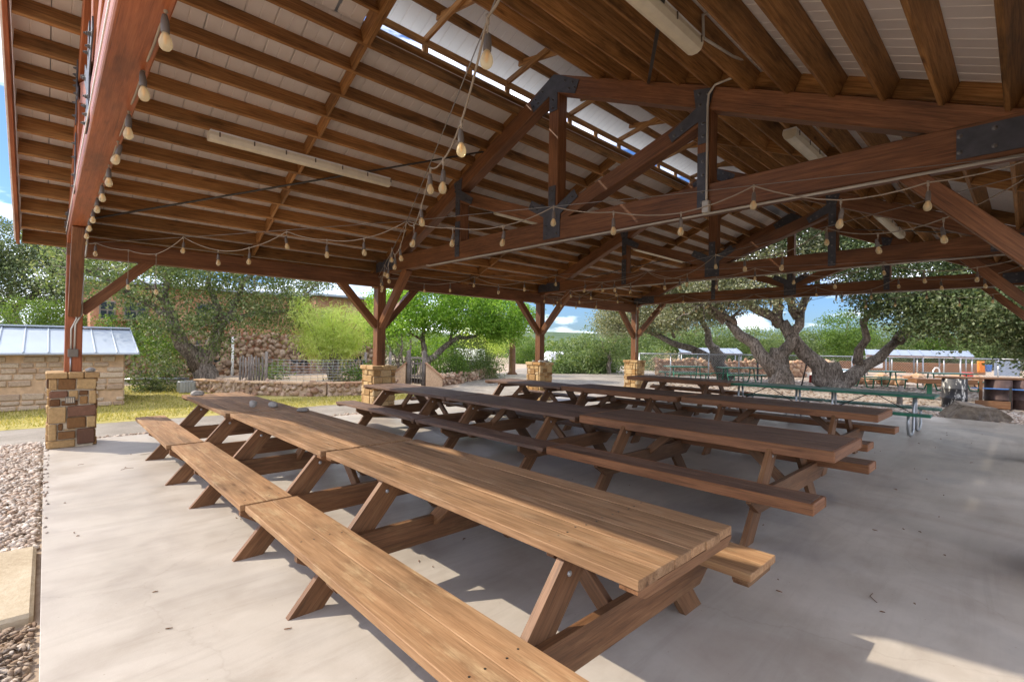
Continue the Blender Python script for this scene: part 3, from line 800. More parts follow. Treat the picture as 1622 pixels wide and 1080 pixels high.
# the ridge is closed up to the headers of the raised monitor
MX0, MX1 = 2.70, 13.40
panels(YC+.02, YC+.69, 1, XR0+.01, MX0); panels(YC-.02, YC-.71, -1, XR0+.01, MX0)
panels(YC+.02, YC+.69, 1, MX1, XR1-.01); panels(YC-.02, YC-.71, -1, MX1, XR1-.01)
for y, s in ((YC+.36, 1), (YC-.37, -1), (YC+.03, 1)):
    nrm = Vector((0, s*SA, CA))
    for a, b in ((XR0+.04, PX[0]), (PX[0], MX0), (MX1, PX[3]), (PX[3], XR1-.04)):
        board('purlin', at_roof(a+.002, y, PH/2-.028), at_roof(b-.002, y, PH/2-.028), .04, PH, 'purlin', pav, nrm, .004)
for xh in (MX0+.02, MX1-.02):
    for s in (1, -1):
        nrm = Vector((0, s*SA, CA))
        board('header', at_roof(xh, YC+s*.735, PH/2-.04), at_roof(xh, YC+s*.0, PH/2-.04), .045, PH+.02, 'purlin', pav, nrm, .004)
        board('header', at_roof(xh+.047, YC+s*.735, PH/2-.04), at_roof(xh+.047, YC+s*.0, PH/2-.04), .045, PH+.012, 'purlin', pav, nrm, .004)
# outer skin of the roof (one folded sheet per slope), closes the joints from above
def skin(y0, y1, s, x0, x1, up, zoff=0.):
    a, b = at_roof(0, y0, up), at_roof(0, y1, up); t = Vector((0, s*SA, CA))*.012
    V, F = [], []
    xs = [x0, x1]
    Q = [a, b, b+t, a+t]
    V = [(x0, q.y, q.z+zoff) for q in Q]+[(x1, q.y, q.z+zoff) for q in Q]
    F = [[0, 1, 2, 3], [7, 6, 5, 4], [0, 4, 5, 1], [1, 5, 6, 2], [2, 6, 7, 3], [3, 7, 4, 0]]
    put('roof_sheet', mk('roof_sheet', V, F, 'skin'), pav)
SU = DU+.032
skin(YC+.66, 10.52, 1, XR0-.03, XR1+.03, SU); skin(YC-.68, YC-5.73, -1, XR0-.03, XR1+.03, SU)
for a, b in ((XR0-.03, MX0), (MX1, XR1+.03)):
    skin(YC, YC+.66, 1, a, b, SU); skin(YC, YC-.68, -1, a, b, SU)
# rake boards with white trim
for xr, sx in ((XR0, -1), (XR1, 1)):
    for s, ye in ((1, 10.47), (-1, YC-5.68)):
        nrm = Vector((0, s*SA, CA))
        a, b = at_roof(xr, ye, .075), at_roof(xr, YC, .075)
        board('rake_board', a, b, .04, .25, 'lit_timber' if s > 0 else 'purlin', pav, nrm, .004)
        a, b = at_roof(xr+sx*.032, ye, .12), at_roof(xr+sx*.032, YC, .12)
        board('rake_trim', a, b, .02, .20, 'white', pav, nrm, .003)
# --- monitor (raised vented ridge)
WZ0, WZ1 = 5.385, 5.63
for s, yw in ((1, 5.5), (-1, 4.07)):
    board('monitor_plate', (MX0, yw, WZ0+.02), (MX1, yw, WZ0+.02), .09, .04, 'purlin', pav)
    board('monitor_plate', (MX0, yw, WZ1-.045), (MX1, yw, WZ1-.045), .04, .09, 'purlin', pav)
    x = MX0+.12; k = 0
    while x < MX1:
        board('monitor_stud', (x, yw, WZ0+.04), (x, yw, WZ1-.09), .04, .085, 'purlin', pav, (1, 0, 0), .003); x += .74; k += 1
zm = 5.77-zt(5.5)            # lift of the monitor roof over the chord line at its wall
board('monitor_purlin', (MX0-.2, 5.22, zt(5.22)+zm+.07-.075), (MX1+.2, 5.22, zt(5.22)+zm+.07-.075), .04, .14, 'purlin', pav)
board('monitor_purlin', (MX0-.2, 4.36, zt(4.36)+zm+.07-.075), (MX1+.2, 4.36, zt(4.36)+zm+.07-.075), .04, .14, 'purlin', pav)
board('monitor_ridge', (MX0-.2, YC, 5.57+zm-.02), (MX1+.2, YC, 5.57+zm-.02), .04, .14, 'purlin', pav)
x = MX0+.86
while x < MX1-.3:
    board('monitor_brace', (x, 5.53, WZ1-.02), (x, 4.28, zt(4.28)+zm-.02), .04, .085, 'purlin', pav)
    board('monitor_brace', (x+.05, 4.04, WZ1-.02), (x+.05, 5.30, zt(5.30)+zm-.02), .04, .085, 'purlin', pav)
    x += 1.48
zl = (zm+.17)
panels(YC+.01, YC+1.0, 1, MX0-.3, MX1+.3, 0, zl, 'monitor_panel'); panels(YC-.01, YC-1.0, -1, MX0-.3, MX1+.3, 0, zl, 'monitor_panel')
skin(YC, YC+1.02, 1, MX0-.32, MX1+.32, .03, zl); skin(YC, YC-1.02, -1, MX0-.32, MX1+.32, .03, zl)
# tension rods under the purlins
for i in range(3):
    a, b = PX[i]+.12, PX[i+1]-.12
    board('tension_rod', at_roof(a, 9.66, -.035), at_roof(b, 6.34, -.035), .012, .035, 'rod', pav, (1, 0, 0), .002)
    board('tension_rod', at_roof(a, -.05, -.035), at_roof(b, 3.20, -.035), .012, .035, 'rod', pav, (1, 0, 0), .002)
# --- conduits
for i, x in enumerate(PX[1:]):
    tubeobj('conduit', [(x-.105, 8.0, CB-.002), (x-.112, 7.9, CB-.02), (x-.112, 5, CB-.02), (x-.112, -.3, CB-.02)], .014, 'conduit', pav)
x = PX[1]-.135
tubeobj('conduit', [(x, 2.46, CB+.02), (x, 2.46, 3.4), (x, 2.46, 4.30), (x, 2.45, 4.42), (x-.0, 2.38, 4.50), (x-.01, 2.15, 4.50), (x-.02, 2.03, 4.52), (x-.04, 1.99, 4.55), (x-.1, 1.985, 4.54), (x-.5, 1.985, 4.44), (x-1.15, 1.985, 4.34)], .013, 'conduit', pav)
block('junction_box', (x-.035, 2.42, CB-.02), (x+.025, 2.5, CB+.12), 'conduit', pav, .01)
tubeobj('conduit', [(4.15, 1.985, 4.34), (4.02, 1.93, 4.46), (3.98, 1.74, 4.42), (4.05, 1.64, 4.34), (4.5, 1.62, 4.33), (5.2, 1.62, 4.33)], .013, 'conduit', pav)
x = .412
tubeobj('conduit', [(.425, 9.78, 3.5), (.425, 9.78, 3.05), (.41, 9.79, 2.86), (.33, 9.885, 2.70), (.325, 9.885, 2.2), (.325, 9.885, 1.9), (.27, 9.885, 1.75), (.27, 9.885, 1.45)], .012, 'conduit', pav)
tubeobj('conduit', [(.392, 9.885, 2.6), (.385, 9.885, 1.98), (.315, 9.885, 1.82), (.31, 9.885, 1.45)], .012, 'conduit', pav)
block('switch_box', (.235, 9.855, 1.33), (.355, 9.898, 1.45), 'bronze', pav, .006)
tubeobj('conduit', [(.27, 9.88, 1.33), (.27, 9.88, 1.11)], .011, 'galv', pav)
tubeobj('conduit', [(15.64, 9.885, 3.1), (15.64, 9.885, 1.4)], .012, 'conduit', pav)
# white wire mould on the outer face of the gable chord
board('conduit', (.186, -.3, CB+.05), (.186, 9.7, CB+.05), .008, .012, 'white', pav)

# ================================================================== PICNIC TABLES
def cleat_mesh(L, w, h_, ch, mat):
    """board along x with its lower corners cut off"""
    k = ('cleat', round(L, 3), w, h_, ch, mat)
    if k not in CACHE:
        a, b = L/2, h_/2; c = ch
        prof = [(-a, b), (-a, b-h_*.35), (-a+c, -b), (a-c, -b), (a, b-h_*.35), (a, b)]
        V = [(x, -w/2, z) for x, z in prof]+[(x, w/2, z) for x, z in prof]; n = len(prof)
        F = [list(range(n)), [n+i for i in range(n)][::-1]]+[[(i+1) % n, i, n+i, n+(i+1) % n] for i in range(n)]
        CACHE[k] = mk('cleat', V, F, mat)
    return CACHE[k]
def leg_mesh(run, rise, w, t, mat):
    """slanted leg: parallelogram in xz with level ends, foot outer corner at the origin, leaning to +x"""
    k = ('leg', round(run, 3), round(rise, 3), w, t, mat)
    if k not in CACHE:
        L = math.hypot(run, rise); hw = w*L/rise
        ang = math.atan2(rise, run)
        prof = [(0, 0), (hw, 0), (hw+run, rise), (run, rise)]
        # express along the leg so the grain runs lengthwise
        ca, sa = math.cos(ang), math.sin(ang)
        P = [(x*ca+z*sa, -x*sa+z*ca) for x, z in prof]
        V = [(a, -t/2, b) for a, b in P]+[(a, t/2, b) for a, b in P]
        F = [[0, 1, 2, 3], [7, 6, 5, 4], [1, 0, 4, 5], [2, 1, 5, 6], [3, 2, 6, 7], [0, 3, 7, 4]]
        CACHE[k] = (mk('leg', V, F, mat), ang)
    return CACHE[k]
def legbolt():
    if 'lb' not in CACHE:
        v, f = lathe([(.014, 0), (.013, .004), (.006, .007)], 8); CACHE['lb'] = mk('legbolt', v, f, 'galv')
    return CACHE['lb']
def screw():
    if 'screw' not in CACHE:
        v, f = lathe([(.0055, 0), (.0055, .0014), (.002, .0018)], 8); CACHE['screw'] = mk('screw', v, f, 'rod')
    return CACHE['screw']
def picnic(label, cx, y0, y1, frames, heavy=False, mats=('table', 'bench', 'leg'), seed=0, group='wooden picnic tables in rows on the slab', ends=('near', 'far')):
    """table with its length along y"""
    rr = random.Random(seed)
    yc = (y0+y1)/2; L = y1-y0
    t = thing('picnic_table', label, 'picnic table', (cx, yc, 0), 0, group)
    ztop = .782 if heavy else .75
    zb = .475 if heavy else .447
    tw = .97 if heavy else .85; nb = 6; th = .042
    mt, mb, ml = mats
    ap = .035 if heavy else 0
    bw = (tw-2*ap)/nb
    for i in range(nb):
        x = cx-tw/2+ap+bw*(i+.5); dl = rr.uniform(-.004, .004); dz = rr.uniform(-.0015, .0015)
        board('tabletop_plank', (x, y0+ap+.001+dl, ztop-th/2+dz), (x, y1-ap-.001+dl, ztop-th/2+dz), bw-(.007 if heavy else .003), th, mt, t, (0, 0, 1), .003)
    if heavy:
        for s in (-1, 1):
            board('apron', (cx+s*(tw/2-ap/2), y0, ztop-.047), (cx+s*(tw/2-ap/2), y1, ztop-.047), ap-.002, .095, 'apron', t, (0, 0, 1), .007)
        for ye in (y0+ap/2, y1-ap/2):
            board('apron', (cx-tw/2+ap, ye, ztop-.047), (cx+tw/2-ap, ye, ztop-.047), ap-.002, .095, 'apron', t, (0, 0, 1), .007)
    else:
        for ye, s in ((y0+.045, 1), (y1-.045, -1)):
            put('cleat', cleat_mesh(tw-.012, .085, .045, .05, ml), t, Matrix.Translation((cx, ye, ztop-th-.023)))
    bo = 1.08 if heavy else 1.0; bwid = .34 if heavy else .365
    for s in (-1, 1):
        bx = cx+s*(bo-bwid/2); dy = rr.uniform(-.012, .012)
        for k in (-1, 1):
            w2 = bwid/2-.003-(ap/2 if heavy else 0)
            board('bench_plank', (bx+k*(bwid/4-(ap/4 if heavy else 0)), y0+dy+(ap if heavy else 0), zb-.021), (bx+k*(bwid/4-(ap/4 if heavy else 0)), y1+dy-(ap if heavy else 0), zb-.021), w2, .042, mb, t, (0, 0, 1), .003)
        if heavy:
            for k in (-1, 1): board('bench_apron', (bx+k*(bwid/2-ap/2), y0+dy, zb-.042), (bx+k*(bwid/2-ap/2), y1+dy, zb-.042), ap-.003, .086, 'apron', t, (0, 0, 1), .007)
            for ye in (y0+dy+ap/2, y1+dy-ap/2): board('bench_apron', (bx-bwid/2+ap, ye, zb-.042), (bx+bwid/2-ap, ye, zb-.042), ap-.003, .086, 'apron', t, (0, 0, 1), .007)
        else:
            for ye in (y0+.06, yc, y1-.06):
                put('cleat', cleat_mesh(bwid-.02, .08, .04, .02, ml), t, Matrix.Translation((bx, ye+dy, zb-.042-.0205)))
    if not heavy and mt == 'table':
        for fy in frames:
            for i in range(nb):
                for q in (-.35, .35): put('screw', screw(), t, Matrix.Translation((cx-tw/2+bw*(i+.5+q*.8), fy+.066+rr.gauss(0, .008), ztop-.0005)))
            for s in (-1, 1):
                for q in (-.12, -.05, .05, .12): put('screw', screw(), t, Matrix.Translation((cx+s*(bo-bwid/2)+q, fy-.066+rr.gauss(0, .008), zb-.0005)))
    for fy in frames:
        rise = ztop-th-.006
        run = .60
        for s in (-1, 1):
            me, ang = leg_mesh(run, rise, .155, .042, ml)
            mm = Matrix.Translation((cx+s*(bo+.0), fy+s*.0225, 0)) @ (Matrix.Identity(4) if s < 0 else Matrix.Rotation(math.pi, 4, 'Z')) @ Matrix.Rotation(-ang, 4, 'Y')
            lg = put('leg', me, t, mm)
            for q in (.47, .90):
                bx_ = cx+s*(bo-run*q-.09); put('bolt', legbolt(), lg, Matrix.Translation((bx_, fy+s*.0225-.0215, rise*q)) @ Matrix.Rotation(math.pi/2, 4, 'X'))
        zc = zb-.042-.075 if not heavy else zb-.042-.078
        put('crossbeam', cleat_mesh(2*bo-.06, .042, .175, .18, ml), t, Matrix.Translation((cx, fy-.066, zc-.016)))
        put('top_cleat', cleat_mesh(tw-.10, .042, .10, .12, ml), t, Matrix.Translation((cx, fy+.066, ztop-th-.052)))
        d = 1 if fy < yc else -1
        board('brace', (cx, fy+d*.0, zc-.02), (cx, fy+d*.42, ztop-th-.03), .09, .042, ml, t, (1, 0, 0), .004)
    return t
T = []
T.append(picnic('sunlit brown picnic table nearest the camera in the first row', 2.045, 1.0, 3.83, (1.42, 3.0), seed=1))
T.append(picnic('middle picnic table of the first row, with small rocks near its far joint', 2.02, 3.87, 6.52, (4.05, 5.57), seed=2))
T.append(picnic('picnic table at the far end of the first row, beside the left stone pier', 1.98, 6.56, 9.16, (6.62, 8.12), seed=3))
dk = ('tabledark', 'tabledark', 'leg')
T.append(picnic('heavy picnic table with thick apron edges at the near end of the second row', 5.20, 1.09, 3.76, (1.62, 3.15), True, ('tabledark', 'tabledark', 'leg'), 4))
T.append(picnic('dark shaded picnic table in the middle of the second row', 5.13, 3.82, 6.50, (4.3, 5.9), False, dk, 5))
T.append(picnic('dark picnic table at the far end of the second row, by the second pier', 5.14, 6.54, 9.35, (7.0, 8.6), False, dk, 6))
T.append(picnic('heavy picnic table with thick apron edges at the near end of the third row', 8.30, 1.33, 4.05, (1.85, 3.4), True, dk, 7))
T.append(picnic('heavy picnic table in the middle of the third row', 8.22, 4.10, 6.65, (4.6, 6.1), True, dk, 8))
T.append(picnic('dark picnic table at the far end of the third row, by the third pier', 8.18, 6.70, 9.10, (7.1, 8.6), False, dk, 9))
T.append(picnic('lone heavy wooden picnic table in line with the green tables', 12.30, 4.95, 7.75, (5.5, 7.2), True, dk, 10))

# ---- green steel tables
def green_table(label, cx, y0, y1, group, loops=True):
    yc = (y0+y1)/2
    t = thing('picnic_table', label, 'picnic table', (cx, yc, 0), 0, group)
    for i in range(3):
        x = cx-.25+.25*i
        board('tabletop_plank', (x, y0, .745), (x, y1, .745), .244, .04, 'greentop', t, (0, 0, 1), .006)
    for s in (-1, 1): board('edge_rail', (cx+s*.383, y0, .745), (cx+s*.383, y1, .745), .02, .05, 'green', t)
    for s in (-1, 1):
        board('bench_plank', (cx+s*.72, y0, .435), (cx+s*.72, y1, .435), .25, .04, 'greentop', t, (0, 0, 1), .006)
        board('edge_rail', (cx+s*.853, y0, .435), (cx+s*.853, y1, .435), .018, .05, 'green', t)
    for fy in (y0+.33, y1-.33):
        for s in (-1, 1):
            p = [(cx+s*.10, fy, .722), (cx+s*.13, fy, .5), (cx+s*.16, fy, .2), (cx+s*.22, fy, .06), (cx+s*.34, fy, .025), (cx+s*.55, fy, .025), (cx+s*.70, fy, .06), (cx+s*.78, fy, .16), (cx+s*.79, fy, .30), (cx+s*.75, fy, .41)]
            v, f = tube(p, .024, 8); put('leg', mk('leg', v, f, 'galv', True), t)
        tubeobj('crosspiece', [(cx-.74, fy, .40), (cx+.74, fy, .40)], .016, 'galv', t)
        d = 1 if fy < yc else -1
        tubeobj('brace', [(cx, fy, .36), (cx, fy+d*.62, .715)], .010, 'rod', t, 6)
    return t
gg = 'green steel tables in line past the third row'
green_table('green steel picnic table with pipe legs, nearest the boulder', 12.42, 1.2, 3.23, gg)
green_table('green steel picnic table next to the lone wooden table', 12.42, 3.27, 5.2, gg)

# ---- small rocks left on tables and piers
def rock(label, p, s, seed, grp=None, mat='rock'):
    o = put('rock', rockmesh('rock', s[0], s[1], s[2], mat, seed), None, Matrix.Translation((p[0], p[1], p[2]+s[2]*.72)) @ Matrix.Rotation(seed*1.3, 4, 'Z'))
    tag(o, label, 'rock', grp)
rg = 'loose rocks'
rock('grey rock on the far left corner of the first row', (1.72, 8.90, .75), (.10, .07, .05), 2, rg)
rock('blocky grey rock on a table joint, left of three', (1.98, 7.0, .75), (.055, .05, .055), 3, rg)
rock('blocky grey rock on a table joint, middle of three', (2.18, 6.85, .75), (.07, .05, .045), 4, rg)
rock('flat grey rock on a tabletop, right of three', (2.32, 6.2, .75), (.085, .055, .03), 5, rg)
rock('flat pale rock on the cap of the left stone pier', (.49, 9.80, 1.108), (.10, .07, .04), 6, rg)
for i, (dx, dy, s) in enumerate(((-.2, -.2, .07), (-.1, -.22, .06), (.05, -.2, .075), (.17, -.15, .06), (-.22, .02, .06), (.2, .1, .07))):
    rock(('pale rock at the left front corner of the third pier cap', 'pale rock second from left on the front of the third pier cap', 'larger pale rock near the middle front of the third pier cap', 'pale rock at the right front of the third pier cap', 'pale rock at the left side of the third pier cap', 'pale rock at the back right of the third pier cap')[i], (PX[2]+dx, YL+dy, 1.108), (s, s*.8, s*.55), 20+i, 'rocks on the third pier cap')

# ================================================================== STRING LIGHTS
bv, bf = lathe([(.013, 0), (.0145, -.008), (.0215, -.022), (.028, -.040), (.0305, -.057), (.0275, -.074), (.018, -.087), (.006, -.092)], 14)
sv, sf = lathe([(.009, .085), (.0125, .08), (.0175, .055), (.0195, .03), (.0195, .0), (.018, -.006)], 12)
fv, ff = lathe([(.006, -.006), (.009, -.02), (.008, -.056), (.003, -.062)], 8)
BS = .92
bv, sv, fv = [[(x*BS, y*BS, z*BS) for x, y, z in q] for q in (bv, sv, fv)]
B_ME = mk('bulb', bv, bf, 'bulb', True); S_ME = mk('socket', sv, sf, 'socket', True); F_ME = mk('filament', fv, ff, 'filament', True)
def hang_bulb(p, drop, t, rr):
    """pendant lead from knot p, then socket, bulb and filament"""
    q = Vector(p)-Vector((0, 0, drop))
    mm = Matrix.Translation(q-Vector((0, 0, .085*BS))) @ Matrix.Rotation(rr.gauss(0, .10), 4, 'X') @ Matrix.Rotation(rr.gauss(0, .10), 4, 'Y')
    s = put('socket', S_ME, t, mm); put('bulb', B_ME, s, mm); put('filament', F_ME, s, mm)
def string(label, knots, wire, group, seed, drop=.05, stray=()):
    rr = random.Random(seed)
    t = thing('string_lights', label, 'string lights', knots[0], 0, group)
    path = []
    for i in range(len(knots)-1):
        a, b = Vector(knots[i]), Vector(knots[i+1]); path.append(a)
        L = (b-a).length
        for k in (1, 2, 3): 
            q = a.lerp(b, k/4); q.z -= .03*L*(1-((k-2)/2)**2)*1.4; path.append(q)
    path.append(Vector(knots[-1]))
    parts = [tube(path, .0058, 6)]
    for p in knots[1:-1]:
        d = drop*rr.uniform(.7, 1.4)
        if knots.index(p) in stray: d = .42
        parts.append(tube([Vector(p)+Vector((0, 0, .01)), Vector(p)-Vector((0, 0, d+.01))], .004, 5))
        parts.append(tube([Vector(p)+Vector((0, 0, .012)), Vector(p)-Vector((0, 0, .03))], .009, 5))
        hang_bulb(p, d, t, rr)
    v, f = join(parts); put('cord', mk('cord', v, f, 'cable', True), t)
    if wire: tubeobj('guy_wire', wire, .0032, 'wire', t, 5)
    return t
# along the inside edge of the gable chord
kn = [(.372, y, CB+.02) for y in (1.0, 1.45, 2.05, 2.72, 3.42, 4.10, 4.78, 5.5, 6.2, 6.85, 7.5, 8.12, 8.72, 9.3, 9.62)]
string('string of bulbs stapled along the red gable beam on the left', kn, None, 'string lights', 1, .035)
corner = ['from the first bay hub to the left stone pier', 'from the first bay hub to the second pier', 'from the first bay hub to the corner above the camera', 'from the first bay hub along under the right end of the near truss',
          'from the second bay hub to the second pier', 'from the second bay hub to the third pier', 'from the second bay hub to the near truss right end', 'from the second bay hub toward the second truss right end',
          'from the third bay hub to the third pier', 'from the third bay hub to the fourth pier', 'from the third bay hub to the second truss right end', 'from the third bay hub to the last truss right end']
ci = 0
for b in range(3):
    hub = Vector(((PX[b]+PX[b+1])/2+.13, 4.92, 3.02))
    for yy in (YL-.12, YR+.12):
        for xx in (PX[b]+.12, PX[b+1]-.12):
            e = Vector((xx, yy, 3.06)); n = 9; knots = [hub]
            rr = random.Random(ci+40)
            for k in range(1, n+1):
                q = hub.lerp(e, k/(n+.55)); low = 0 if k % 3 == 0 else .15+rr.uniform(-.04, .05)
                q.z -= low+.02; q += Vector((rr.gauss(0, .03), rr.gauss(0, .03), 0)); knots.append(q)
            knots.append(e)
            string('bulb string ' + corner[ci], knots, [hub, hub.lerp(e, .5)-Vector((0, 0, .015)), e], 'string lights', ci+60, stray=(7, 8) if ci == 0 else ()); ci += 1

# ================================================================== FLUORESCENT FIXTURES
def fixture(label, x0, x1, y, s):
    z = zt(y)-.09
    t = thing('ceiling_light', label, 'ceiling light', ((x0+x1)/2, y, z), 0, 'fluorescent fixtures under the purlins')
    V, F = [], []
    prof = [(-.075, .045), (-.08, .0), (-.06, -.05), (-.025, -.068), (.025, -.068), (.06, -.05), (.08, 0), (.075, .045)]
    n = len(prof); V = [(x0, y+a, z+b) for a, b in prof]+[(x1, y+a, z+b) for a, b in prof]
    F = [[i, (i+1) % n, n+(i+1) % n, n+i] for i in range(n)]+[list(range(n))[::-1], [n+i for i in range(n)]]
    put('lens', mk('lens', V, F, 'fixture'), t)
    board('housing', (x0+.01, y, z+.058), (x1-.01, y, z+.058), .15, .022, 'white', t)
    k = x0+.12
    while k < x1:
        for sy in (-1, 1): put('clip', boxmesh(.018, .008, .06, 'clip', .002), t, Matrix.Translation((k, y+sy*.081, z+.02)))
        k += .42
    for xx in (x0+.3, x1-.3): tubeobj('hanger', [(xx, y, z+.068), (xx, y, z+.15)], .006, 'wire', t, 5)
    return t
for i, (a, b) in enumerate(((1.5, 4.15), (6.55, 9.1), (11.65, 14.3))):
    w = ('first', 'second', 'third')[i]
    fixture('long cream fluorescent light on the left roof slope, %s bay' % w, a, b, 7.44, 1)
    fixture('long cream fluorescent light on the right roof slope, %s bay' % w, a+(-.1 if i == 0 else .0), b-.07, 2.03, -1)

# ================================================================== BEYOND THE PAVILION
GZ = -.10
def rubble_wall(parent, a, b, z0, z1, thick, mat, size, seed, top=True):
    """irregular stones bedded in both faces of a wall from a to b, joined: kind stuff"""
    rr = np.random.default_rng(seed); a, b = Vector(a), Vector(b); L = (b-a).length
    d = (b-a).normalized(); nn = Vector((d.y, -d.x, 0))
    pts, sz = [], []
    for sgn in (1, -1):
        y = z0
        while y < z1:
            x = rr.uniform(0, size)
            while x < L:
                p = a+d*x+nn*sgn*(thick/2)
                pts.append((p.x+rr.normal(0, .01), p.y+rr.normal(0, .01), y+rr.uniform(0, size*.7))); sz.append(size*rr.uniform(.45, .8)); x += size*rr.uniform(.8, 1.5)
            y += size*.85
    o = put('wall_stones', stones_field(np.array(pts), np.array(sz), mat, 'wall_stones', seed, .8, .6), parent); o['kind'] = 'stuff'
    return o

# ---- low shed of pale limestone with a standing seam roof
shed = thing('stone_shed', 'low pale limestone shed with grey standing seam metal roof', 'shed', (-1, 17, GZ))
SX0, SX1, SY0, SY1, SZ = -6.5, 1.46, 15.98, 19.2, 1.25
block('wall', (SX0, SY0, GZ-.1), (SX1, SY1, SZ), 'shedmortar', shed, .02)
rr = random.Random(8); z = GZ
while z < SZ-.03:
    hh = rr.choice([.11, .13, .15, .17]); hh = min(hh, SZ-z); x = SX0+rr.uniform(0, .2)
    while x < SX1-.05:
        w = rr.uniform(.2, .42); w = min(w, SX1-x)
        if SX1-(x+w) < .14: w = SX1-x
        if x > -3.2 and rr.random() < .9:
            put('stone', boxmesh(round(w-.03, 2), .07, round(hh-.025, 3), 'shedstone', .02), shed, Matrix.Translation((x+w/2, SY0-rr.uniform(-.018, .012), z+hh/2)) @ Matrix.Rotation(rr.gauss(0, .012), 4, 'Y'))
        x += w
    y = SY0+.04
    while y < SY1-.1:
        w = rr.uniform(.22, .42); put('stone', boxmesh(round(w-.03, 2), .07, round(hh-.025, 3), 'shedstone', .02), shed, Matrix.Translation((SX1-.01, y+w/2, z+hh/2)) @ Matrix.Rotation(math.pi/2, 4, 'Z')); y += w
    z += hh
ye0, zr0, yr, zr1 = SY0-.28, SZ+.0, (SY0+SY1)/2, SZ+.62
for s in (1, -1):
    ya = ye0 if s > 0 else SY1+.28
    V = [(SX0-.2, ya, zr0), (SX1+.28, ya, zr0), (SX1+.28-.35*0, yr, zr1), (SX0-.2, yr, zr1)]
    V += [(x, y, z-.04) for x, y, z in V]
    put('roof', mk('roof', V, [[0, 1, 2, 3] if s > 0 else [3, 2, 1, 0], [7, 6, 5, 4] if s > 0 else [4, 5, 6, 7], [0, 4, 5, 1], [1, 5, 6, 2], [3, 7, 4, 0]], 'skin'), shed)
    for k in range(19):
        x = SX1+.26-k*.42; board('roof_seam', (x, ya, zr0+.012), (x, yr, zr1+.012), .03, .03, 'skin', shed)
board('ridge_cap', (SX0-.2, yr, zr1+.03), (SX1+.26, yr, zr1+.03), .26, .04, 'skin', shed)
V, F = prism([(SY0, SZ), (SY1, SZ), (yr, zr1-.06)], SX1-.2, SX1-.02); put('gable', mk('gable', V, F, 'shedmortar'), shed)

# ---- two storey house of red rubble behind the oak
HY = 24.6
house = thing('stone_house', 'two storey red stone house behind the oak with small upper windows', 'house', (7, HY+3, GZ-.4))
block('wall', (1.2, HY, -.7), (9.4, HY+6, 3.75), 'house', house, .02)
block('wall', (9.4, HY-.9, -.7), (13.2, HY+6, 3.8), 'house', house, .02)
for x0, x1, y0, z in ((.7, 9.5, HY-.35, 3.75), (9.2, 13.7, HY-1.3, 3.8)):
    V, F = prism(ccw([(y0, z), (y0, z+.10), (HY+3.4, z+.5), (HY+7, z+.10), (HY+7, z)]), x0, x1); put('roof', mk('roof', V, F, 'skin'), house)
def window(x, z0, z1, w, y, sill=True):
    f_ = block('window', (x-w/2, y-.05, z0), (x+w/2, y-.012, z1), 'grey_wood', house, .01)
    for i in (0, 1):
        for j in (0, 1):
            a0 = x-w/2+.05+i*(w/2-.025); b0 = z0+.05+j*((z1-z0)/2-.02)
            put('pane', boxmesh(w/2-.075, .01, (z1-z0)/2-.08, 'darkglass', .002), f_, Matrix.Translation((a0+(w/2-.075)/2, y-.058, b0+((z1-z0)/2-.08)/2)))
    if sill: put('sill', boxmesh(w+.16, .12, .07, 'poolstone', .01), f_, Matrix.Translation((x, y-.06, z0-.045)))
window(5.18, .32, 1.60, 1.15, HY); window(5.1, 2.35, 3.15, .9, HY); window(2.6, 2.35, 3.05, .8, HY); window(1.7, 2.35, 3.05, .5, HY); window(9.95, 2.45, 3.15, .55, HY-.9); window(9.0, .4, 1.5, .9, HY); window(11.6, .3, 1.5, .9, HY-.9)
tubeobj('downspout', [(6.05, HY-.1, -.6), (6.05, HY-.1, 1.75)], .06, 'white', house)
rubble_wall(house, (1.0, HY, 0), (9.4, HY, 0), -.7, 1.9, .04, 'rubble', .26, 4)
rubble_wall(house, (9.4, HY-.9, 0), (13.2, HY-.9, 0), -.7, 1.6, .04, 'rubble', .26, 5)
# pipe rail and ribbed bin on the lawn by the oak
pr = thing('pipe_rail', 'low grey pipe rail crossing the lawn behind the shed', 'rail', (2.6, 19.5, GZ))
tubeobj('rail', [(1.5, 19.9, .30), (3.5, 19.4, .30)], .04, 'galv', pr)
for x, y in ((1.7, 19.85), (3.4, 19.43)): tubeobj('post', [(x, y, GZ-.05), (x, y, .3)], .035, 'galv', pr)
bn = thing('ribbed_box', 'pale ribbed metal box on the grass at the foot of the oak', 'box', (3.3, 18.6, GZ))
block('body', (3.05, 18.45, GZ), (3.62, 18.8, .28), 'galv', bn, .03)
for k in range(7): board('rib', (3.09+k*.08, 18.435, GZ+.02), (3.09+k*.08, 18.435, .27), .03, .03, 'galv', bn, (1, 0, 0))

# ---- low retaining wall with flat caps, garden fences, gate
gw = thing('retaining_wall', 'low curved red stone garden wall with flat cap stones along the lawn', 'wall', (6, 15.2, GZ))
wp = [(3.6, 18.6), (4.4, 17.2), (5.4, 16.0), (6.4, 15.1), (7.4, 14.85), (8.4, 15.3), (9.2, 15.9)]
for i in range(len(wp)-1):
    a, b = wp[i], wp[i+1]
    board('wall_core', (*a, .08), (*b, .08), .24, .40, 'rubble', gw, (0, 0, 1), .02)
    rubble_wall(gw, (*a, 0), (*b, 0), GZ, .26, .24, 'rubble', .17, 30+i)
    n = max(1, int(math.dist(a, b)/.5))
    for k in range(n):
        p, q = Vector((*a, .31)).lerp(Vector((*b, .31)), k/n), Vector((*a, .31)).lerp(Vector((*b, .31)), (k+.97)/n)
        board('cap_stone', p, q, .36, .06, 'poolstone', gw, (0, 0, 1), .012)
gw2 = thing('retaining_wall', 'low dark red stone wall running from the gate toward the parking lot', 'wall', (14, 17, GZ))
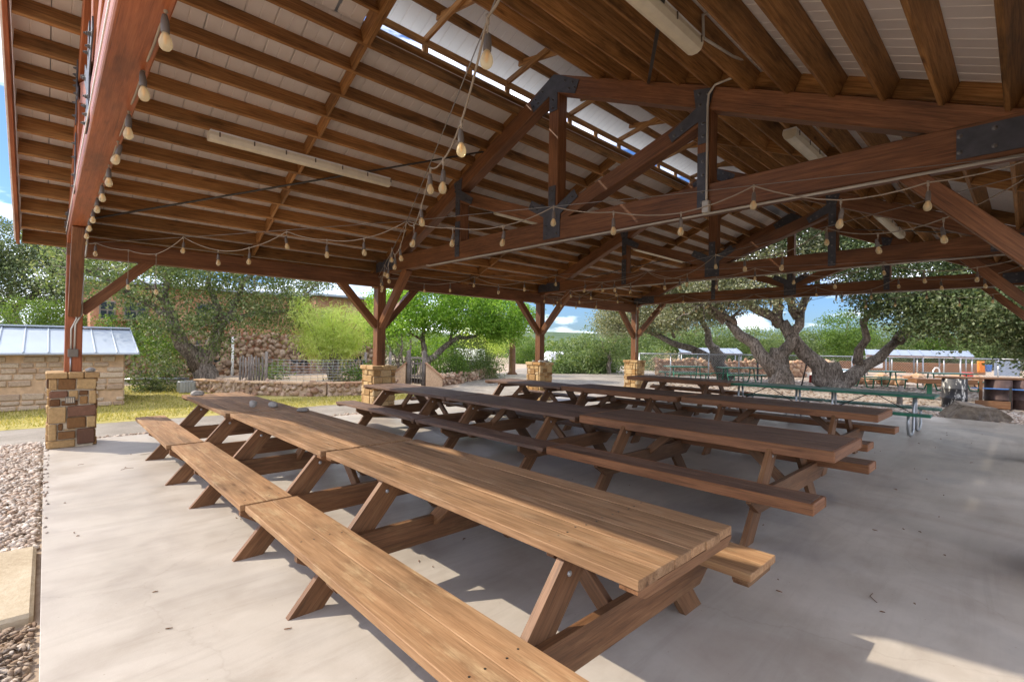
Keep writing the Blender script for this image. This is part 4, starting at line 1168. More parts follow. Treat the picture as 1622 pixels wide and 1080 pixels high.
wp2 = [(11.2, 16.2), (12.2, 16.6), (13.6, 17.4), (15.2, 18.3), (16.8, 19.0)]
for i in range(len(wp2)-1):
    a, b = wp2[i], wp2[i+1]
    board('wall_core', (*a, .06), (*b, .06), .24, .36, 'rubble', gw2, (0, 0, 1), .02)
    rubble_wall(gw2, (*a, 0), (*b, 0), GZ, .22, .24, 'rubble', .18, 40+i)
    board('cap_stone', (*a, .27), (*b, .27), .34, .05, 'rubble', gw2, (0, 0, 1), .012)
# garden soil bed behind the wall is raised
sheet('garden_bed', [(3.7, 18.8), (4.5, 17.4), (5.5, 16.2), (6.5, 15.3), (7.4, 15.05), (8.3, 15.5), (9.1, 16.0), (9.3, 22), (4.4, 22)], .18, 'ground')
sheet('garden_bed', [(11.3, 16.4), (12.2, 16.8), (13.6, 17.6), (15.2, 18.5), (16.7, 19.2), (15, 24), (11.2, 22)], .12, 'ground')
# stake fence
sf_ = thing('stake_fence', 'short fence of upright weathered grey stakes at the garden corner', 'fence', (5.0, 17.6, .18))
rr = random.Random(3)
for k in range(9):
    x = 4.62+k*.072; y = 17.75-k*.035; h_ = 1.10+rr.uniform(-.05, .06)
    v, f = tube([(x, y, .1), (x+rr.gauss(0, .01), y, .6), (x+rr.gauss(0, .02), y, h_)], [.036, .034, .026], 7); put('stake', mk('stake', v, f, 'grey_wood', True), sf_)
board('rail', (4.58, 17.80, .85), (5.25, 17.45, .85), .03, .05, 'grey_wood', sf_)
# hooped wire fence
wf = thing('wire_fence', 'curved wire mesh garden fence with horizontal strands between wooden posts', 'fence', (6.8, 16.3, .18))
arc = [Vector((5.30, 17.4, 0)), Vector((5.85, 16.8, 0)), Vector((6.6, 16.35, 0)), Vector((7.2, 16.15, 0)), Vector((7.8, 16.2, 0)), Vector((8.35, 16.45, 0))]
for k in range(9):
    z = .22+k*.095; tubeobj('strand', [p+Vector((0, 0, z+.01*math.sin(i*2+k))) for i, p in enumerate(arc)], .007, 'galv', wf, 5)
for i in range(len(arc)-1):
    for q in range(4):
        p = arc[i].lerp(arc[i+1], q/4); tubeobj('stay', [p+Vector((0, 0, .18)), p+Vector((0, 0, 1.0))], .005, 'galv', wf, 4)
for p in (arc[0], arc[-1]):
    v, f = tube([p+Vector((0, 0, .05)), p+Vector((.01, 0, 1.25))], [.06, .05], 8); put('post', mk('post', v, f, 'grey_wood', True), wf)
wf2 = thing('wire_fence', 'thin wire fence strung on a grey post left of the gate', 'fence', (9.3, 16.8, .1))
for k in range(5): tubeobj('strand', [(8.5, 16.6, .3+k*.16), (10.2, 17.0, .3+k*.16)], .006, 'galv', wf2, 4)
for x, y in ((9.6, 16.9), (8.9, 16.75)):
    v, f = tube([(x, y, 0), (x, y, 1.25)], [.06, .055], 8); put('post', mk('post', v, f, 'grey_wood', True), wf2)
# gate between sloped stone wing walls
gt = thing('garden_gate', 'weathered plank gate between two round posts and sloped stone wing walls', 'gate', (10.65, 16.7, GZ))
G = Vector((10.65, 16.70, 0)); gd = Vector((.74, -.67, 0)); 
def gp(t, z): q = G+gd*t; return (q.x, q.y, z)
for t_, hh in ((-.30, 1.32), (.30, 1.30)):
    v, f = tube([gp(t_, GZ), gp(t_+.01, .6), gp(t_, hh-.06), gp(t_, hh)], [.095, .09, .085, .06], 10); put('post', mk('post', v, f, 'grey_wood', True), gt)
for k in range(4): board('picket', gp(-.17+k*.11, .0), gp(-.17+k*.11, .95+(k % 2)*.04), .085, .025, 'grey_wood', gt, tuple(gd), .004)
for z in (.3, .8, 1.02): board('rail', gp(-.24, z), gp(.24, z), .04, .07, 'grey_wood', gt)
for s in (-1, 1):
    a, b = .40, 1.05
    prof = [(a, GZ), (b, GZ), (b, .22), (a, .78)]
    nn = Vector((gd.y, -gd.x, 0))*.13
    V = [Vector(gp(s*t_, z))+nn for t_, z in prof]+[Vector(gp(s*t_, z))-nn for t_, z in prof]
    F = [[0, 1, 2, 3], [7, 6, 5, 4], [0, 4, 5, 1], [1, 5, 6, 2], [2, 6, 7, 3], [3, 7, 4, 0]]
    put('wing_wall', mk('wing_wall', V, F, 'poolstone'), gt)
    board('coping', gp(s*(b+.06), .215), gp(s*(a-.03), .835), .34, .05, 'poolstone', gt)

# ================================================================== TREES AND SHRUBS ON THE LEFT AND MIDDLE
def V3(*a): return Vector(a)
# the oak on the lawn
b = V3(3.95, 19.3, GZ)
tree('oak_tree', 'broad oak with thick leaning trunk on the lawn between shed and garden wall',
     [(b, b+V3(-.34, .0, 1.5), .50, .22), (b+V3(-.20, 0, .75), b+V3(-1.5, -.3, 3.3), .32, .10), (b+V3(-.16, 0, .7), b+V3(.55, -.2, 2.5), .31, .16), (b+V3(.5, -.2, 2.4), b+V3(1.4, -.6, 4.2), .15, .06),
      (b+V3(.4, -.2, 2.3), b+V3(.0, .2, 4.3), .14, .06), (b+V3(-.9, -.2, 2.4), b+V3(-3.0, -.5, 3.6), .13, .05), (b+V3(.5, -.2, 2.4), b+V3(2.7, -.5, 2.9), .12, .05), (b+V3(-1.2, -.2, 2.9), b+V3(-1.0, .4, 4.6), .12, .05)],
     [((b.x-1.7, b.y-.3, 3.5), (1.6, 1.5, .95)), ((b.x-.1, b.y-.1, 4.4), (2.1, 1.9, 1.1)), ((b.x+1.6, b.y-.4, 3.3), (1.4, 1.3, .95)), ((b.x+.6, b.y-.6, 2.5), (1.4, 1.1, .65)), ((b.x-1.0, b.y-.5, 2.3), (1.1, 1, .55)), ((b.x-3.0, b.y-.3, 3.6), (1.2, 1.1, .8)),
      ((b.x+3.0, b.y-.2, 4.2), (1.6, 1.3, .8)), ((b.x+.1, b.y-.5, 1.55), (.5, .5, .4)), ((b.x+2.3, b.y-.4, 2.3), (.9, .8, .55)), ((b.x+1.2, b.y, 4.9), (2.2, 1.8, .7))],
     'oakmix', 52, 62, .082, seed=4, twigs=50, spread=.26)
# big oak far left behind the shed
p = px(12, 600, 27)
tree('oak_tree', 'dark rounded oak behind the shed at the far left edge', [(V3(p.x, p.y, GZ-.3), V3(p.x+.3, p.y, 3.5), .45, .25), (V3(p.x+.2, p.y, 3), V3(p.x-2, p.y, 6), .2, .08), (V3(p.x+.2, p.y, 3), V3(p.x+2, p.y, 6), .2, .08)],
     [((p.x-1.6, p.y, 4.6), (2.6, 2.4, 2.3)), ((p.x+1.0, p.y-.4, 5.0), (2.1, 2, 1.9)), ((p.x-.2, p.y, 6.8), (2.2, 2, 1.5)), ((p.x+2.2, p.y-.6, 3.6), (1.5, 1.3, 1.3)), ((p.x+2.9, p.y-.2, 6.6), (1.1, 1, .6)), ((p.x-3.4, p.y-.2, 6.0), (2, 2, 2))], 'oak', 52, 60, .11, seed=6, spread=.3)
p = px(150, 600, 29)
tree('oak_tree', 'oak crown rising behind the house left of the lawn oak', [(V3(p.x, p.y, -.5), V3(p.x, p.y, 4), .3, .2), (V3(p.x, p.y, 3.5), V3(p.x+1.5, p.y, 6.5), .15, .06)],
     [((p.x, p.y, 6.4), (2.6, 2.2, 1.6)), ((p.x+2.6, p.y, 6.9), (2.4, 2.2, 1.4)), ((p.x+5.0, p.y, 7.3), (2.2, 2, 1.2))], 'oak', 44, 50, .12, seed=7, spread=.32)
# light green shrubs behind the shed, dark shrub beside it
for i, (u, v, D, r_, mt, lab) in enumerate([(45, 503, 19.5, (1.9, 1.2, .85), 'shrub', 'light green feathery shrub behind the shed at the left edge'), (110, 510, 20, (1.2, 1, .7), 'shrub', 'light green shrub behind the shed roof just left of the post'),
        (205, 520, 18.6, (1.2, 1.0, .55), 'shrub', 'light green shrub behind the shed roof right of the post'), (245, 548, 17.6, (.85, .8, .55), 'shrub', 'light green arching shrub above the shed corner'),
        (243, 592, 16.2, (.80, .75, .78), 'olive', 'dark green rounded bush at the shed corner')]):
    p = px(u, v, D); bl = [((p.x, p.y, p.z), r_), ((p.x+r_[0]*.4, p.y, p.z-r_[2]*.5), (r_[0]*.8, r_[1]*.8, r_[2]*.9))]
    bush('shrub', lab, bl, 'oak' if i == 4 else mt, 85, 46, .07, 20+i, 'shrubs around the shed', spread=.16)
# feathery tree in the garden
t = thing('feathery_tree', 'pale green feathery tree with many thin stems behind the wire fence', 'tree', (7.8, 18.0, .18))
b = V3(7.75, 17.9, .15); parts = []; clump = []; rr = random.Random(12)
for i in range(26):
    a = rr.uniform(0, 6.28); sp = rr.uniform(.3, 1.55); e = b+V3(math.cos(a)*sp*1.15, math.sin(a)*sp*.8, rr.uniform(1.5, 2.95)-.25*sp)
    path = [b+V3(rr.gauss(0, .12), rr.gauss(0, .12), 0)]
    for k in range(1, 6):
        q = path[0].lerp(e, k/5); q.z += .35*math.sin(k/5*math.pi*.8); path.append(q)
    parts.append(tube(path, [.032, .026, .02, .015, .01, .005], 6))
    for k in range(16):
        tt = rr.uniform(.38, 1.02); q = path[0].lerp(e, tt); q.z += .35*math.sin(tt*math.pi*.8); clump.append((q.x+rr.gauss(0, .12), q.y+rr.gauss(0, .12), q.z+rr.gauss(0, .1)))
v, f = join(parts); put('trunk', mk('trunk', v, f, 'bark', True), t)
put('crown', leaves(np.array(clump), 46, .21, 'feather', 'crown', .17, .075, .35, .3, 5), t)
# bright green tree right of the second post
b = V3(12.5, 19.2, GZ)
tree('spreading_tree', 'bright green tree with dark crooked limbs behind the gate', [(b, b+V3(.25, -.1, 1.0), .26, .20), (b+V3(.22, -.1, .9), b+V3(.1, .1, 2.6), .16, .08), (b+V3(.25, -.1, .9), b+V3(1.75, -.7, 2.05), .17, .10, .12), (b+V3(1.7, -.7, 2.0), b+V3(3.3, -1.6, 2.5), .10, .04), (b+V3(.1, 0, 1.8), b+V3(-1.3, .3, 2.9), .08, .03), (b+V3(1.2, -.5, 1.7), b+V3(1.6, -.4, 3.2), .08, .03)],
     [((b.x+.3, b.y-.2, 3.5), (2.0, 1.7, 1.05)), ((b.x-1.2, b.y+.2, 3.1), (1.3, 1.3, 1.05)), ((b.x+1.9, b.y-.9, 3.1), (1.7, 1.4, 1.0)), ((b.x+3.3, b.y-1.8, 3.0), (1.45, 1.3, 1.0)), ((b.x+4.3, b.y-2.2, 2.75), (.95, .9, .7)), ((b.x+2.8, b.y-1.4, 2.35), (1.2, 1.0, .5)), ((b.x+.4, b.y-.6, 2.5), (1.2, 1.0, .5)), ((b.x+3.6, b.y-1.8, 2.15), (.9, .8, .5)), ((b.x-1.9, b.y+.4, 2.3), (.9, .8, .7)), ((b.x+2.3, b.y-.8, 3.9), (1.5, 1.3, .6))],
     'bright', 70, 66, .095, seed=9, twigs=30, spread=.22)
for i, (u, D, h_) in enumerate([(628, 20.5, 2.0), (640, 21, 2.2)]):
    p = px(u, 600, D); q = V3(p.x, p.y, GZ)
    tree('small_tree', ('thin dark stemmed sapling just right of the second post', 'thin dark stemmed sapling left of the gate')[i], [(q, q+V3(.2, 0, h_), .06, .03), (q+V3(.1, 0, .6), q+V3(-.5, .2, h_+.1), .04, .02)], [((q.x+.1, q.y, h_+.3), (.8, .7, .5)), ((q.x-.4, q.y, h_-.2), (.6, .6, .45))], 'bright', 50, 22, .1, seed=30+i, group='saplings by the gate', spread=.2)
# garden planting
for i, (u, v, D, r_, mt, lab) in enumerate([(575, 590, 17.2, (.55, .5, .38), 'shrub', 'leafy green plant between wire fence and second pier'), (545, 598, 17.0, (.4, .4, .25), 'flower', 'dry flowering plant at the foot of the feathery tree'), (430, 590, 18.3, (.45, .4, .35), 'shrub', 'green plant inside the wire fence'),
        (715, 582, 21.6, (.8, .7, .6), 'shrub', 'leafy green shrub right of the gate'), (745, 563, 23.5, (1.1, .9, 1.1), 'olive', 'tall olive green shrub behind the low wall'), (775, 582, 24.5, (.7, .6, .6), 'olive', 'silvery bush at the end of the low wall'), (690, 560, 24, (1.5, 1.1, 1.0), 'bright', 'bright green shrub in shade behind the gate tree'),
        (765, 520, 27, (1.6, 1.2, 1.4), 'feather', 'pale yellow green tree top behind the low wall'), (832, 560, 44, (2.4, 1.5, 1.5), 'shrub', 'yellow green shrub behind the utility pole'), (640, 575, 24, (1.2, 1, .9), 'olive', 'dark green shrub behind the gate posts')]):
    p = px(u, v, D); bush('shrub', lab, [((p.x, p.y, p.z), r_), ((p.x+.3*r_[0], p.y+.2, p.z-.4*r_[2]), (r_[0]*.9, r_[1], r_[2]*.8))], mt, 75, 44, .075, 50+i, 'garden shrubs', spread=.17)
# mid distance shrubs and trees past the lot
for i, (u, v, D, r_, mt, lab) in enumerate([(852, 568, 44, (1.7, 1.4, 1.2), 'shrub', 'yellow green bush left of the third post'), (917, 562, 33, (1.6, 1.4, 1.35), 'olive', 'large round olive green bush right of the third post'), (888, 583, 30, (.8, .8, .5), 'olive', 'olive bush low beside the third pier'), (940, 575, 31, (1.4, 1.2, .9), 'olive', 'dark olive bush between the third and fourth posts')]):
    p = px(u, v, D); bush('bush', lab, [((p.x, p.y, p.z), r_), ((p.x+.4*r_[0], p.y, p.z-.4*r_[2]), (r_[0]*.9, r_[1], r_[2]*.7)), ((p.x-.4*r_[0], p.y, p.z-.45*r_[2]), (r_[0]*.8, r_[1], r_[2]*.6))], mt, 60, 40, .14, 80+i, 'bushes past the lot', spread=.25)
p = px(964, 590, 30); b = V3(p.x, p.y, GZ)
tree('small_tree', 'round dark green tree with short trunk left of the fourth post', [(b, b+V3(.05, 0, 1.0), .16, .11), (b+V3(0, 0, .9), b+V3(-.8, 0, 2), .08, .03), (b+V3(0, 0, .9), b+V3(.8, 0, 2.1), .08, .03)], [((b.x, b.y, 2.1), (1.5, 1.3, 1.1)), ((b.x-.6, b.y+.2, 1.4), (1.1, 1, .6)), ((b.x+.7, b.y-.3, 1.5), (1.0, .9, .7)), ((b.x+.3, b.y, 2.9), (.9, .8, .5))], 'olive', 48, 26, .11, seed=90, spread=.22)
# utility pole, car and camper
p = px(811, 592, 28)
v, f = tube([(p.x, p.y, GZ-.1), (p.x, p.y, .05), (p.x, p.y, 2.6), (p.x, p.y, 6.5)], [.42, .2, .155, .12], 12); tag(put('utility_pole', mk('pole', v, f, 'leg', True)), 'brown wooden utility pole at the edge of the gravel lot', 'pole')
p = px(889, 574, 40)
cm = thing('camper', 'small white camper parked among trees beyond the lot', 'camper', (p.x, p.y, -1.2))
mm = Matrix.Translation((p.x, p.y, 0)) @ Matrix.Rotation(-.6, 4, 'Z')
put('body', boxmesh(2.6, 1.7, 1.3, 'carwhite', .2), cm, mm @ Matrix.Translation((0, 0, .42)))
put('windshield', boxmesh(.5, 1.6, .5, 'darkglass', .1), cm, mm @ Matrix.Translation((1.08, 0, .65)))
put('window', boxmesh(.9, .05, .4, 'darkglass', .03), cm, mm @ Matrix.Translation((-.1, -.85, .65)))
for x in (-1, 1.1):
    v, f = lathe([(.34, -.12), (.36, 0), (.34, .12)], 14); put('wheel', mk('wheel', v, f, 'black'), cm, mm @ Matrix.Translation((x*.8, -.8, -.2)) @ Matrix.Rotation(math.pi/2, 4, 'X'))
p = px(742, 580, 27)
cr_ = thing('car', 'white car half hidden by shrubs behind the low wall', 'car', (p.x, p.y, GZ))
mm = Matrix.Translation((p.x, p.y, GZ)) @ Matrix.Rotation(.9, 4, 'Z')
prof = [(-2.0, .3), (2.0, .3), (2.1, .7), (1.5, .88), (.9, 1.4), (-.9, 1.45), (-1.7, .95), (-2.1, .85)]
V = [(x, -.85, z) for x, z in prof]+[(x, .85, z) for x, z in prof]; n = len(prof)
put('body', mk('body', V, [list(range(n)), [n+i for i in range(n)][::-1]]+[[(i+1) % n, i, n+i, n+(i+1) % n] for i in range(n)], 'carwhite'), cr_, mm)
put('window', boxmesh(1.9, 1.72, .38, 'darkglass', .1), cr_, mm @ Matrix.Translation((0, 0, 1.14)))
for x in (-1.25, 1.25):
    for s in (-1, 1):
        v, f = lathe([(.3, -.1), (.33, 0), (.3, .1)], 14); put('wheel', mk('wheel', v, f, 'black'), cr_, mm @ Matrix.Translation((x, s*.8, .33)) @ Matrix.Rotation(math.pi/2, 4, 'X'))

# far woods and hills
rr = np.random.default_rng(44)
cl = []
for u in np.arange(-60, 1700, 9):
    for D in (70, 95, 130):
        p = px(u+rr.uniform(-6, 6), 545, D+rr.uniform(-10, 10)); hh = rr.uniform(1.6, 3.2) if not (840 < u < 960) else rr.uniform(1.0, 2.0)
        for k in range(9): cl.append((p.x+rr.normal(0, 1.1), p.y+rr.normal(0, 1.1), rr.uniform(-.5, hh)))
o = put('far_woods', leaves(np.array(cl), 9, .75, 'olive', 'far_woods', .7, seed=3)); o['kind'] = 'stuff'; o['label'] = 'mass of distant trees along the horizon'
def hillmesh():
    V, F = [], []; nu, nd = 90, 5
    for j in range(nd):
        for i in range(nu):
            u = -400+i*2600/(nu-1); D = 220+j*120
            p = px(u, 545, D); hh = [-.5, 5, 11, 15, -5][j]*(1+.25*math.sin(u*.011+j)+.16*math.sin(u*.027+1.3*j))*(.75 if u > 1100 else 1)
            V.append((p.x, p.y, hh if j else -1))
    for j in range(nd-1):
        for i in range(nu-1): F.append([j*nu+i, j*nu+i+1, (j+1)*nu+i+1, (j+1)*nu+i])
    return mk('hill', V, F, 'hill', True)
put('hill', hillmesh())['kind'] = 'structure'

# ================================================================== RIGHT SIDE: OAKS, POOL YARD, PIT
def g3(x, y): return V3(x, y, GZ)
b = g3(23.4, 7.5)
tree('oak_tree', 'stout live oak trunk left of the twin trunked oak', [(b-V3(0, 0, .1), b+V3(-.05, .1, 1.7), .62, .30), (b+V3(-.05, .1, .6), b+V3(-1.2, 1.8, 2.9), .38, .16, .15), (b+V3(-.05, .1, .6), b+V3(.6, -.6, 3.3), .38, .17), (b+V3(-1.2, 1.9, 2.9), b+V3(-2.0, 4.0, 4.6), .22, .08), (b+V3(.6, -.5, 3.1), b+V3(.0, .9, 5.6), .22, .09), (b+V3(.6, -.5, 3.1), b+V3(1.8, -1.4, 5.8), .2, .08), (b+V3(-1.0, 1.6, 2.8), b+V3(-2.6, 2.2, 3.6), .14, .05)],
     [((b.x-1.6, b.y+2.8, 5.0), (2.4, 2.4, 1.4)), ((b.x-1.8, b.y+.6, 4.3), (1.5, 1.5, .8)), ((b.x-1.6, b.y-.8, 5.0), (1.6, 1.6, .9)), ((b.x-2.6, b.y+3.2, 3.1), (1.1, 1.3, .5)), ((b.x-2.2, b.y-.4, 3.7), (1.0, 1.1, .5)), ((b.x-.2, b.y+.4, 5.9), (2.6, 2.6, 1.5)), ((b.x-2.4, b.y+1.6, 4.0), (1.5, 1.5, .7)), ((b.x-.6, b.y+3.8, 3.9), (1.7, 1.7, .8)), ((b.x-2.0, b.y+4.6, 5.4), (2.2, 2, 1.3)), ((b.x-.8, b.y+.6, 7.4), (3, 3, 1.2))], 'oakgrey', 38, 62, .105, seed=101, group='live oaks by the pool yard', twigs=60, spread=.30)
b = g3(24.7, 5.75)
tree('oak_tree', 'huge live oak with trunk splitting into two heavy limbs', [(b-V3(0, 0, .1), b+V3(-.08, .1, 1.15), .66, .28), (b+V3(-.02, .05, .15), b+V3(-1.1, 1.75, 2.9), .43, .23, -.05), (b+V3(0, -.05, .15), b+V3(1.0, -2.0, 2.15), .38, .15, -.08), (b+V3(-1.05, 1.95, 2.75), b+V3(-1.2, 2.05, 5.2), .25, .14), (b+V3(-1.0, 1.9, 2.8), b+V3(-2.6, 3.8, 4.4), .26, .10), (b+V3(.95, -2.0, 2.1), b+V3(1.6, -4.6, 3.9), .24, .09, .2), (b+V3(.35, -.75, 1.15), b+V3(.1, -1.6, 4.6), .2, .08), (b+V3(-1.2, 2.0, 4.8), b+V3(-2.4, 1.2, 6.6), .16, .06), (b+V3(-1.15, 2.0, 4.4), b+V3(.2, 1.0, 6.6), .16, .06), (b+V3(1.2, -3.2, 3.0), b+V3(.2, -5.8, 3.4), .12, .05)],
     [((b.x-.6, b.y-2.4, 4.1), (2.0, 2.1, 1.15)), ((b.x-1.6, b.y-3.8, 2.6), (1.2, 1.5, .65)), ((b.x-1.6, b.y-5.6, 2.7), (1.3, 1.5, .8)), ((b.x-1.4, b.y-2.4, 3.4), (1.3, 1.3, .6)), ((b.x-1.8, b.y-6.6, 3.6), (1.6, 1.6, 1.0)), ((b.x-2.4, b.y+1.2, 7.6), (2.6, 2.6, 1.0)), ((b.x-.4, b.y-4.6, 3.9), (2.0, 2.1, 1.2)), ((b.x+.6, b.y-6.4, 4.2), (2.2, 2.2, 1.5)), ((b.x-1.0, b.y-3.2, 2.95), (1.3, 1.4, .6)), ((b.x-2.2, b.y-1.2, 5.2), (1.8, 1.8, .9)), ((b.x-2.4, b.y-4.6, 3.3), (1.2, 1.4, .8)), ((b.x-.8, b.y-5.3, 2.75), (1.4, 1.4, .6)), ((b.x-1.6, b.y+1.0, 6.7), (2.8, 2.8, 1.3)), ((b.x, b.y-1.6, 6.0), (2.6, 2.6, 1.3)), ((b.x+.2, b.y-5.0, 5.8), (2.8, 2.8, 1.3))], 'oak', 48, 64, .105, seed=102, group='live oaks by the pool yard', twigs=60, spread=.30)
b = g3(25.3, 10.6)
tree('oak_tree', 'leaning grey oak with a long low limb in front of the pool wall', [(b, b+V3(-.35, .55, 1.7), .40, .27), (b+V3(-.2, .3, 1.1), b+V3(-1.6, 3.0, 2.3), .22, .14, -.1), (b+V3(-.35, .55, 1.6), b+V3(-.9, 1.2, 3.6), .22, .1), (b+V3(-1.55, 2.9, 2.25), b+V3(-2.4, 4.8, 2.5), .14, .06, .15), (b+V3(-.8, 1.1, 3.2), b+V3(-1.8, 2.8, 4.2), .12, .05), (b+V3(-1.2, 2.3, 2.2), b+V3(-2.0, 2.6, 3.6), .1, .04)],
     [((b.x-1.2, b.y+2.0, 3.8), (1.7, 2.0, 1.1)), ((b.x-1.3, b.y+.2, 3.3), (1.1, 1.2, .6)), ((b.x-2.6, b.y+2.6, 3.0), (1.1, 1.5, .6)), ((b.x-3.0, b.y+4.4, 2.8), (1.0, 1.3, .55)), ((b.x-2.6, b.y+.8, 4.0), (1.4, 1.5, .7)), ((b.x-2.2, b.y+4.2, 3.4), (1.7, 2.0, 1.0)), ((b.x-2.4, b.y+5.4, 3.0), (1.1, 1.2, .9)), ((b.x-1.4, b.y+.8, 4.7), (1.9, 2, 1.0)), ((b.x-2.2, b.y+3.6, 4.7), (2.2, 2.4, 1.0)), ((b.x-1.6, b.y+2.4, 2.8), (1.0, 1.3, .5))], 'oakgrey', 54, 60, .088, seed=103, group='live oaks by the pool yard', twigs=80, spread=.26)
b = g3(26.5, -2.6)
tree('oak_tree', 'dark leafy oak reaching in from the right edge over the pit', [(b, b+V3(-.2, .6, 2.0), .5, .36), (b+V3(-.2, .5, 1.8), b+V3(-1.4, 2.6, 3.0), .3, .12), (b+V3(-.2, .5, 1.8), b+V3(-2.6, .6, 4.0), .26, .1), (b+V3(-.9, 1.8, 2.5), b+V3(-2.2, 2.9, 1.9), .1, .04)],
     [((b.x-1.6, b.y+2.8, 3.4), (1.9, 1.9, 1.3)), ((b.x-2.4, b.y+1.0, 3.6), (1.9, 1.9, 1.5)), ((b.x-2.6, b.y+2.2, 1.75), (1.0, 1.0, .65)), ((b.x-1.8, b.y+2.0, 5.2), (2.6, 2.6, 1.3)), ((b.x-4.2, b.y+.4, 4.0), (1.8, 1.6, 1.3)), ((b.x-1.4, b.y+.8, 2.2), (1.4, 1.2, .9)), ((b.x-3.6, b.y+1.6, 5.6), (2, 2, 1))], 'oak', 52, 60, .105, seed=104, group='live oaks by the pool yard', twigs=30, spread=.28)
# background trees past the pool yard
far = [(1010, 540, 44, 3.0, 'olive', 'olive green tree far behind the fourth post'), (1075, 545, 46, 2.2, 'olive', 'mid green tree behind the left pool shelter'), (1130, 545, 47, 2.7, 'olive', 'olive green tree behind the right end of the left pool shelter'), (1190, 548, 46, 2.2, 'olive', 'green tree between pool shelter and oak trunk'), (1255, 550, 48, 2.6, 'olive', 'olive tree seen between the two big oak trunks'),
       (1340, 530, 46, 2.6, 'shrub', 'light green tree top seen through the fork of the huge oak'), (1410, 545, 50, 2.6, 'olive', 'olive tree behind the right pool shelter'), (1470, 545, 50, 2.8, 'shrub', 'mid green tree behind the right pool shelter roof'), (1540, 540, 48, 3.0, 'olive', 'olive tree behind the hanging towels'), (1610, 545, 46, 2.8, 'oak', 'dark tree at the right edge behind the yard'), (1030, 575, 36, 1.3, 'olive', 'grey green bush behind the chain link at its left end'), (1052, 585, 34, .9, 'flower', 'dry bush inside the chain link fence')]
for i, (u, v, D, r_, mt, lab) in enumerate(far):
    p = px(u, v, D); q = V3(p.x, p.y, -.4)
    tree('background_tree', lab, [(q, V3(p.x, p.y, p.z), .14, .08), (V3(p.x, p.y, max(.2, p.z-.5)), V3(p.x+r_*.4, p.y, p.z+r_*.5), .07, .03)],
         [((p.x, p.y, p.z+.3), (r_, r_, r_*.7)), ((p.x+r_*.6, p.y, p.z-r_*.25), (r_*.7, r_*.7, r_*.5)), ((p.x-r_*.5, p.y, p.z-r_*.3), (r_*.75, r_*.7, r_*.5)), ((p.x, p.y, p.z-r_*.6), (r_*.8, r_*.7, r_*.4))], mt, 34, 40, .14, seed=120+i, group='trees beyond the pool yard', spread=.32)

# ---- chain link fence
cf = thing('chain_link_fence', 'grey chain link fence with pipe posts around the pool yard', 'fence', (27, 8, GZ))
fp = [Vector((20.9, 13.0, 0)), Vector((23.8, 10.9, 0)), Vector((26.9, 8.6, 0)), Vector((29.4, 6.1, 0)), Vector((31.6, 3.6, 0)), Vector((33.4, 1.0, 0)), Vector((34.5, -1.4, 0))]
FH = 1.27
links = []
for i in range(len(fp)-1):
    a, b_ = fp[i], fp[i+1]; L = (b_-a).length; d = (b_-a)/L
    tubeobj('top_rail', [a+V3(0, 0, FH), b_+V3(0, 0, FH)], .026, 'galv', cf)
    k = 0
    while k*1.6 < L-.4:
        q = a+d*(k*1.6); tubeobj('post', [q+V3(0, 0, GZ-.05), q+V3(0, 0, FH+.03)], .032, 'galv', cf); k += 1
    n = int((L+FH)/.12)
    for s in (-1, 1):
        for j in range(n):
            t0 = j*.12-(FH if s > 0 else 0)
            p0, p1 = t0, t0+FH
            z0, z1 = (GZ, FH) if s > 0 else (FH, GZ)
            lo, hi = max(0, p0), min(L, p1)
            if hi-lo < .05: continue
            za = z0+(z1-z0)*(lo-p0)/(p1-p0); zb_ = z0+(z1-z0)*(hi-p0)/(p1-p0)
            links.append(tube([a+d*lo+V3(0, 0, za), a+d*hi+V3(0, 0, zb_)], .0038, 3, False))
v, f = join(links); o = put('chain_mesh', mk('chain_mesh', v, f, 'link'), cf); o['kind'] = 'stuff'
# ---- pool wall and yard
pw = thing('pool_wall', 'tan rubble stone retaining wall behind the chain link fence', 'wall', (30, 12, GZ))
wl_ = [(26.4, 15.3), (29.0, 13.0), (31.8, 10.6), (34.6, 8.2)]
for i in range(3):
    board('wall_core', (*wl_[i], .32), (*wl_[i+1], .32), .4, .86, 'poolstone', pw, (0, 0, 1), .03)
    rubble_wall(pw, (*wl_[i], 0), (*wl_[i+1], 0), GZ, .72, .42, 'poolstone', .24, 60+i)
rw = thing('rock_border', 'low border of tan rocks in front of the right pool shelter', 'rock border', (31, 5, GZ))
rr = random.Random(31)
for k in range(46):
    t_ = k/46; p = Vector((28.6, 7.2, 0)).lerp(Vector((32.9, .2, 0)), t_); s = rr.uniform(.16, .38)
    put('stone', rockmesh('stone', s*1.3, s, s*.8, 'poolstone', 300+k, 1), rw, Matrix.Translation((p.x+rr.gauss(0, .15), p.y+rr.gauss(0, .15), GZ+s*.5+rr.choice([0, 0, .22]))))
ph = thing('pool', 'pale pool deck with a strip of blue water behind the fence', 'pool', (36, 10, GZ))
block('deck', (33, 7.8, GZ-.05), (42, 10.4, .22), 'white', ph); block('water', (33.6, 8.2, .20), (41, 10.0, .226), 'pool', ph)
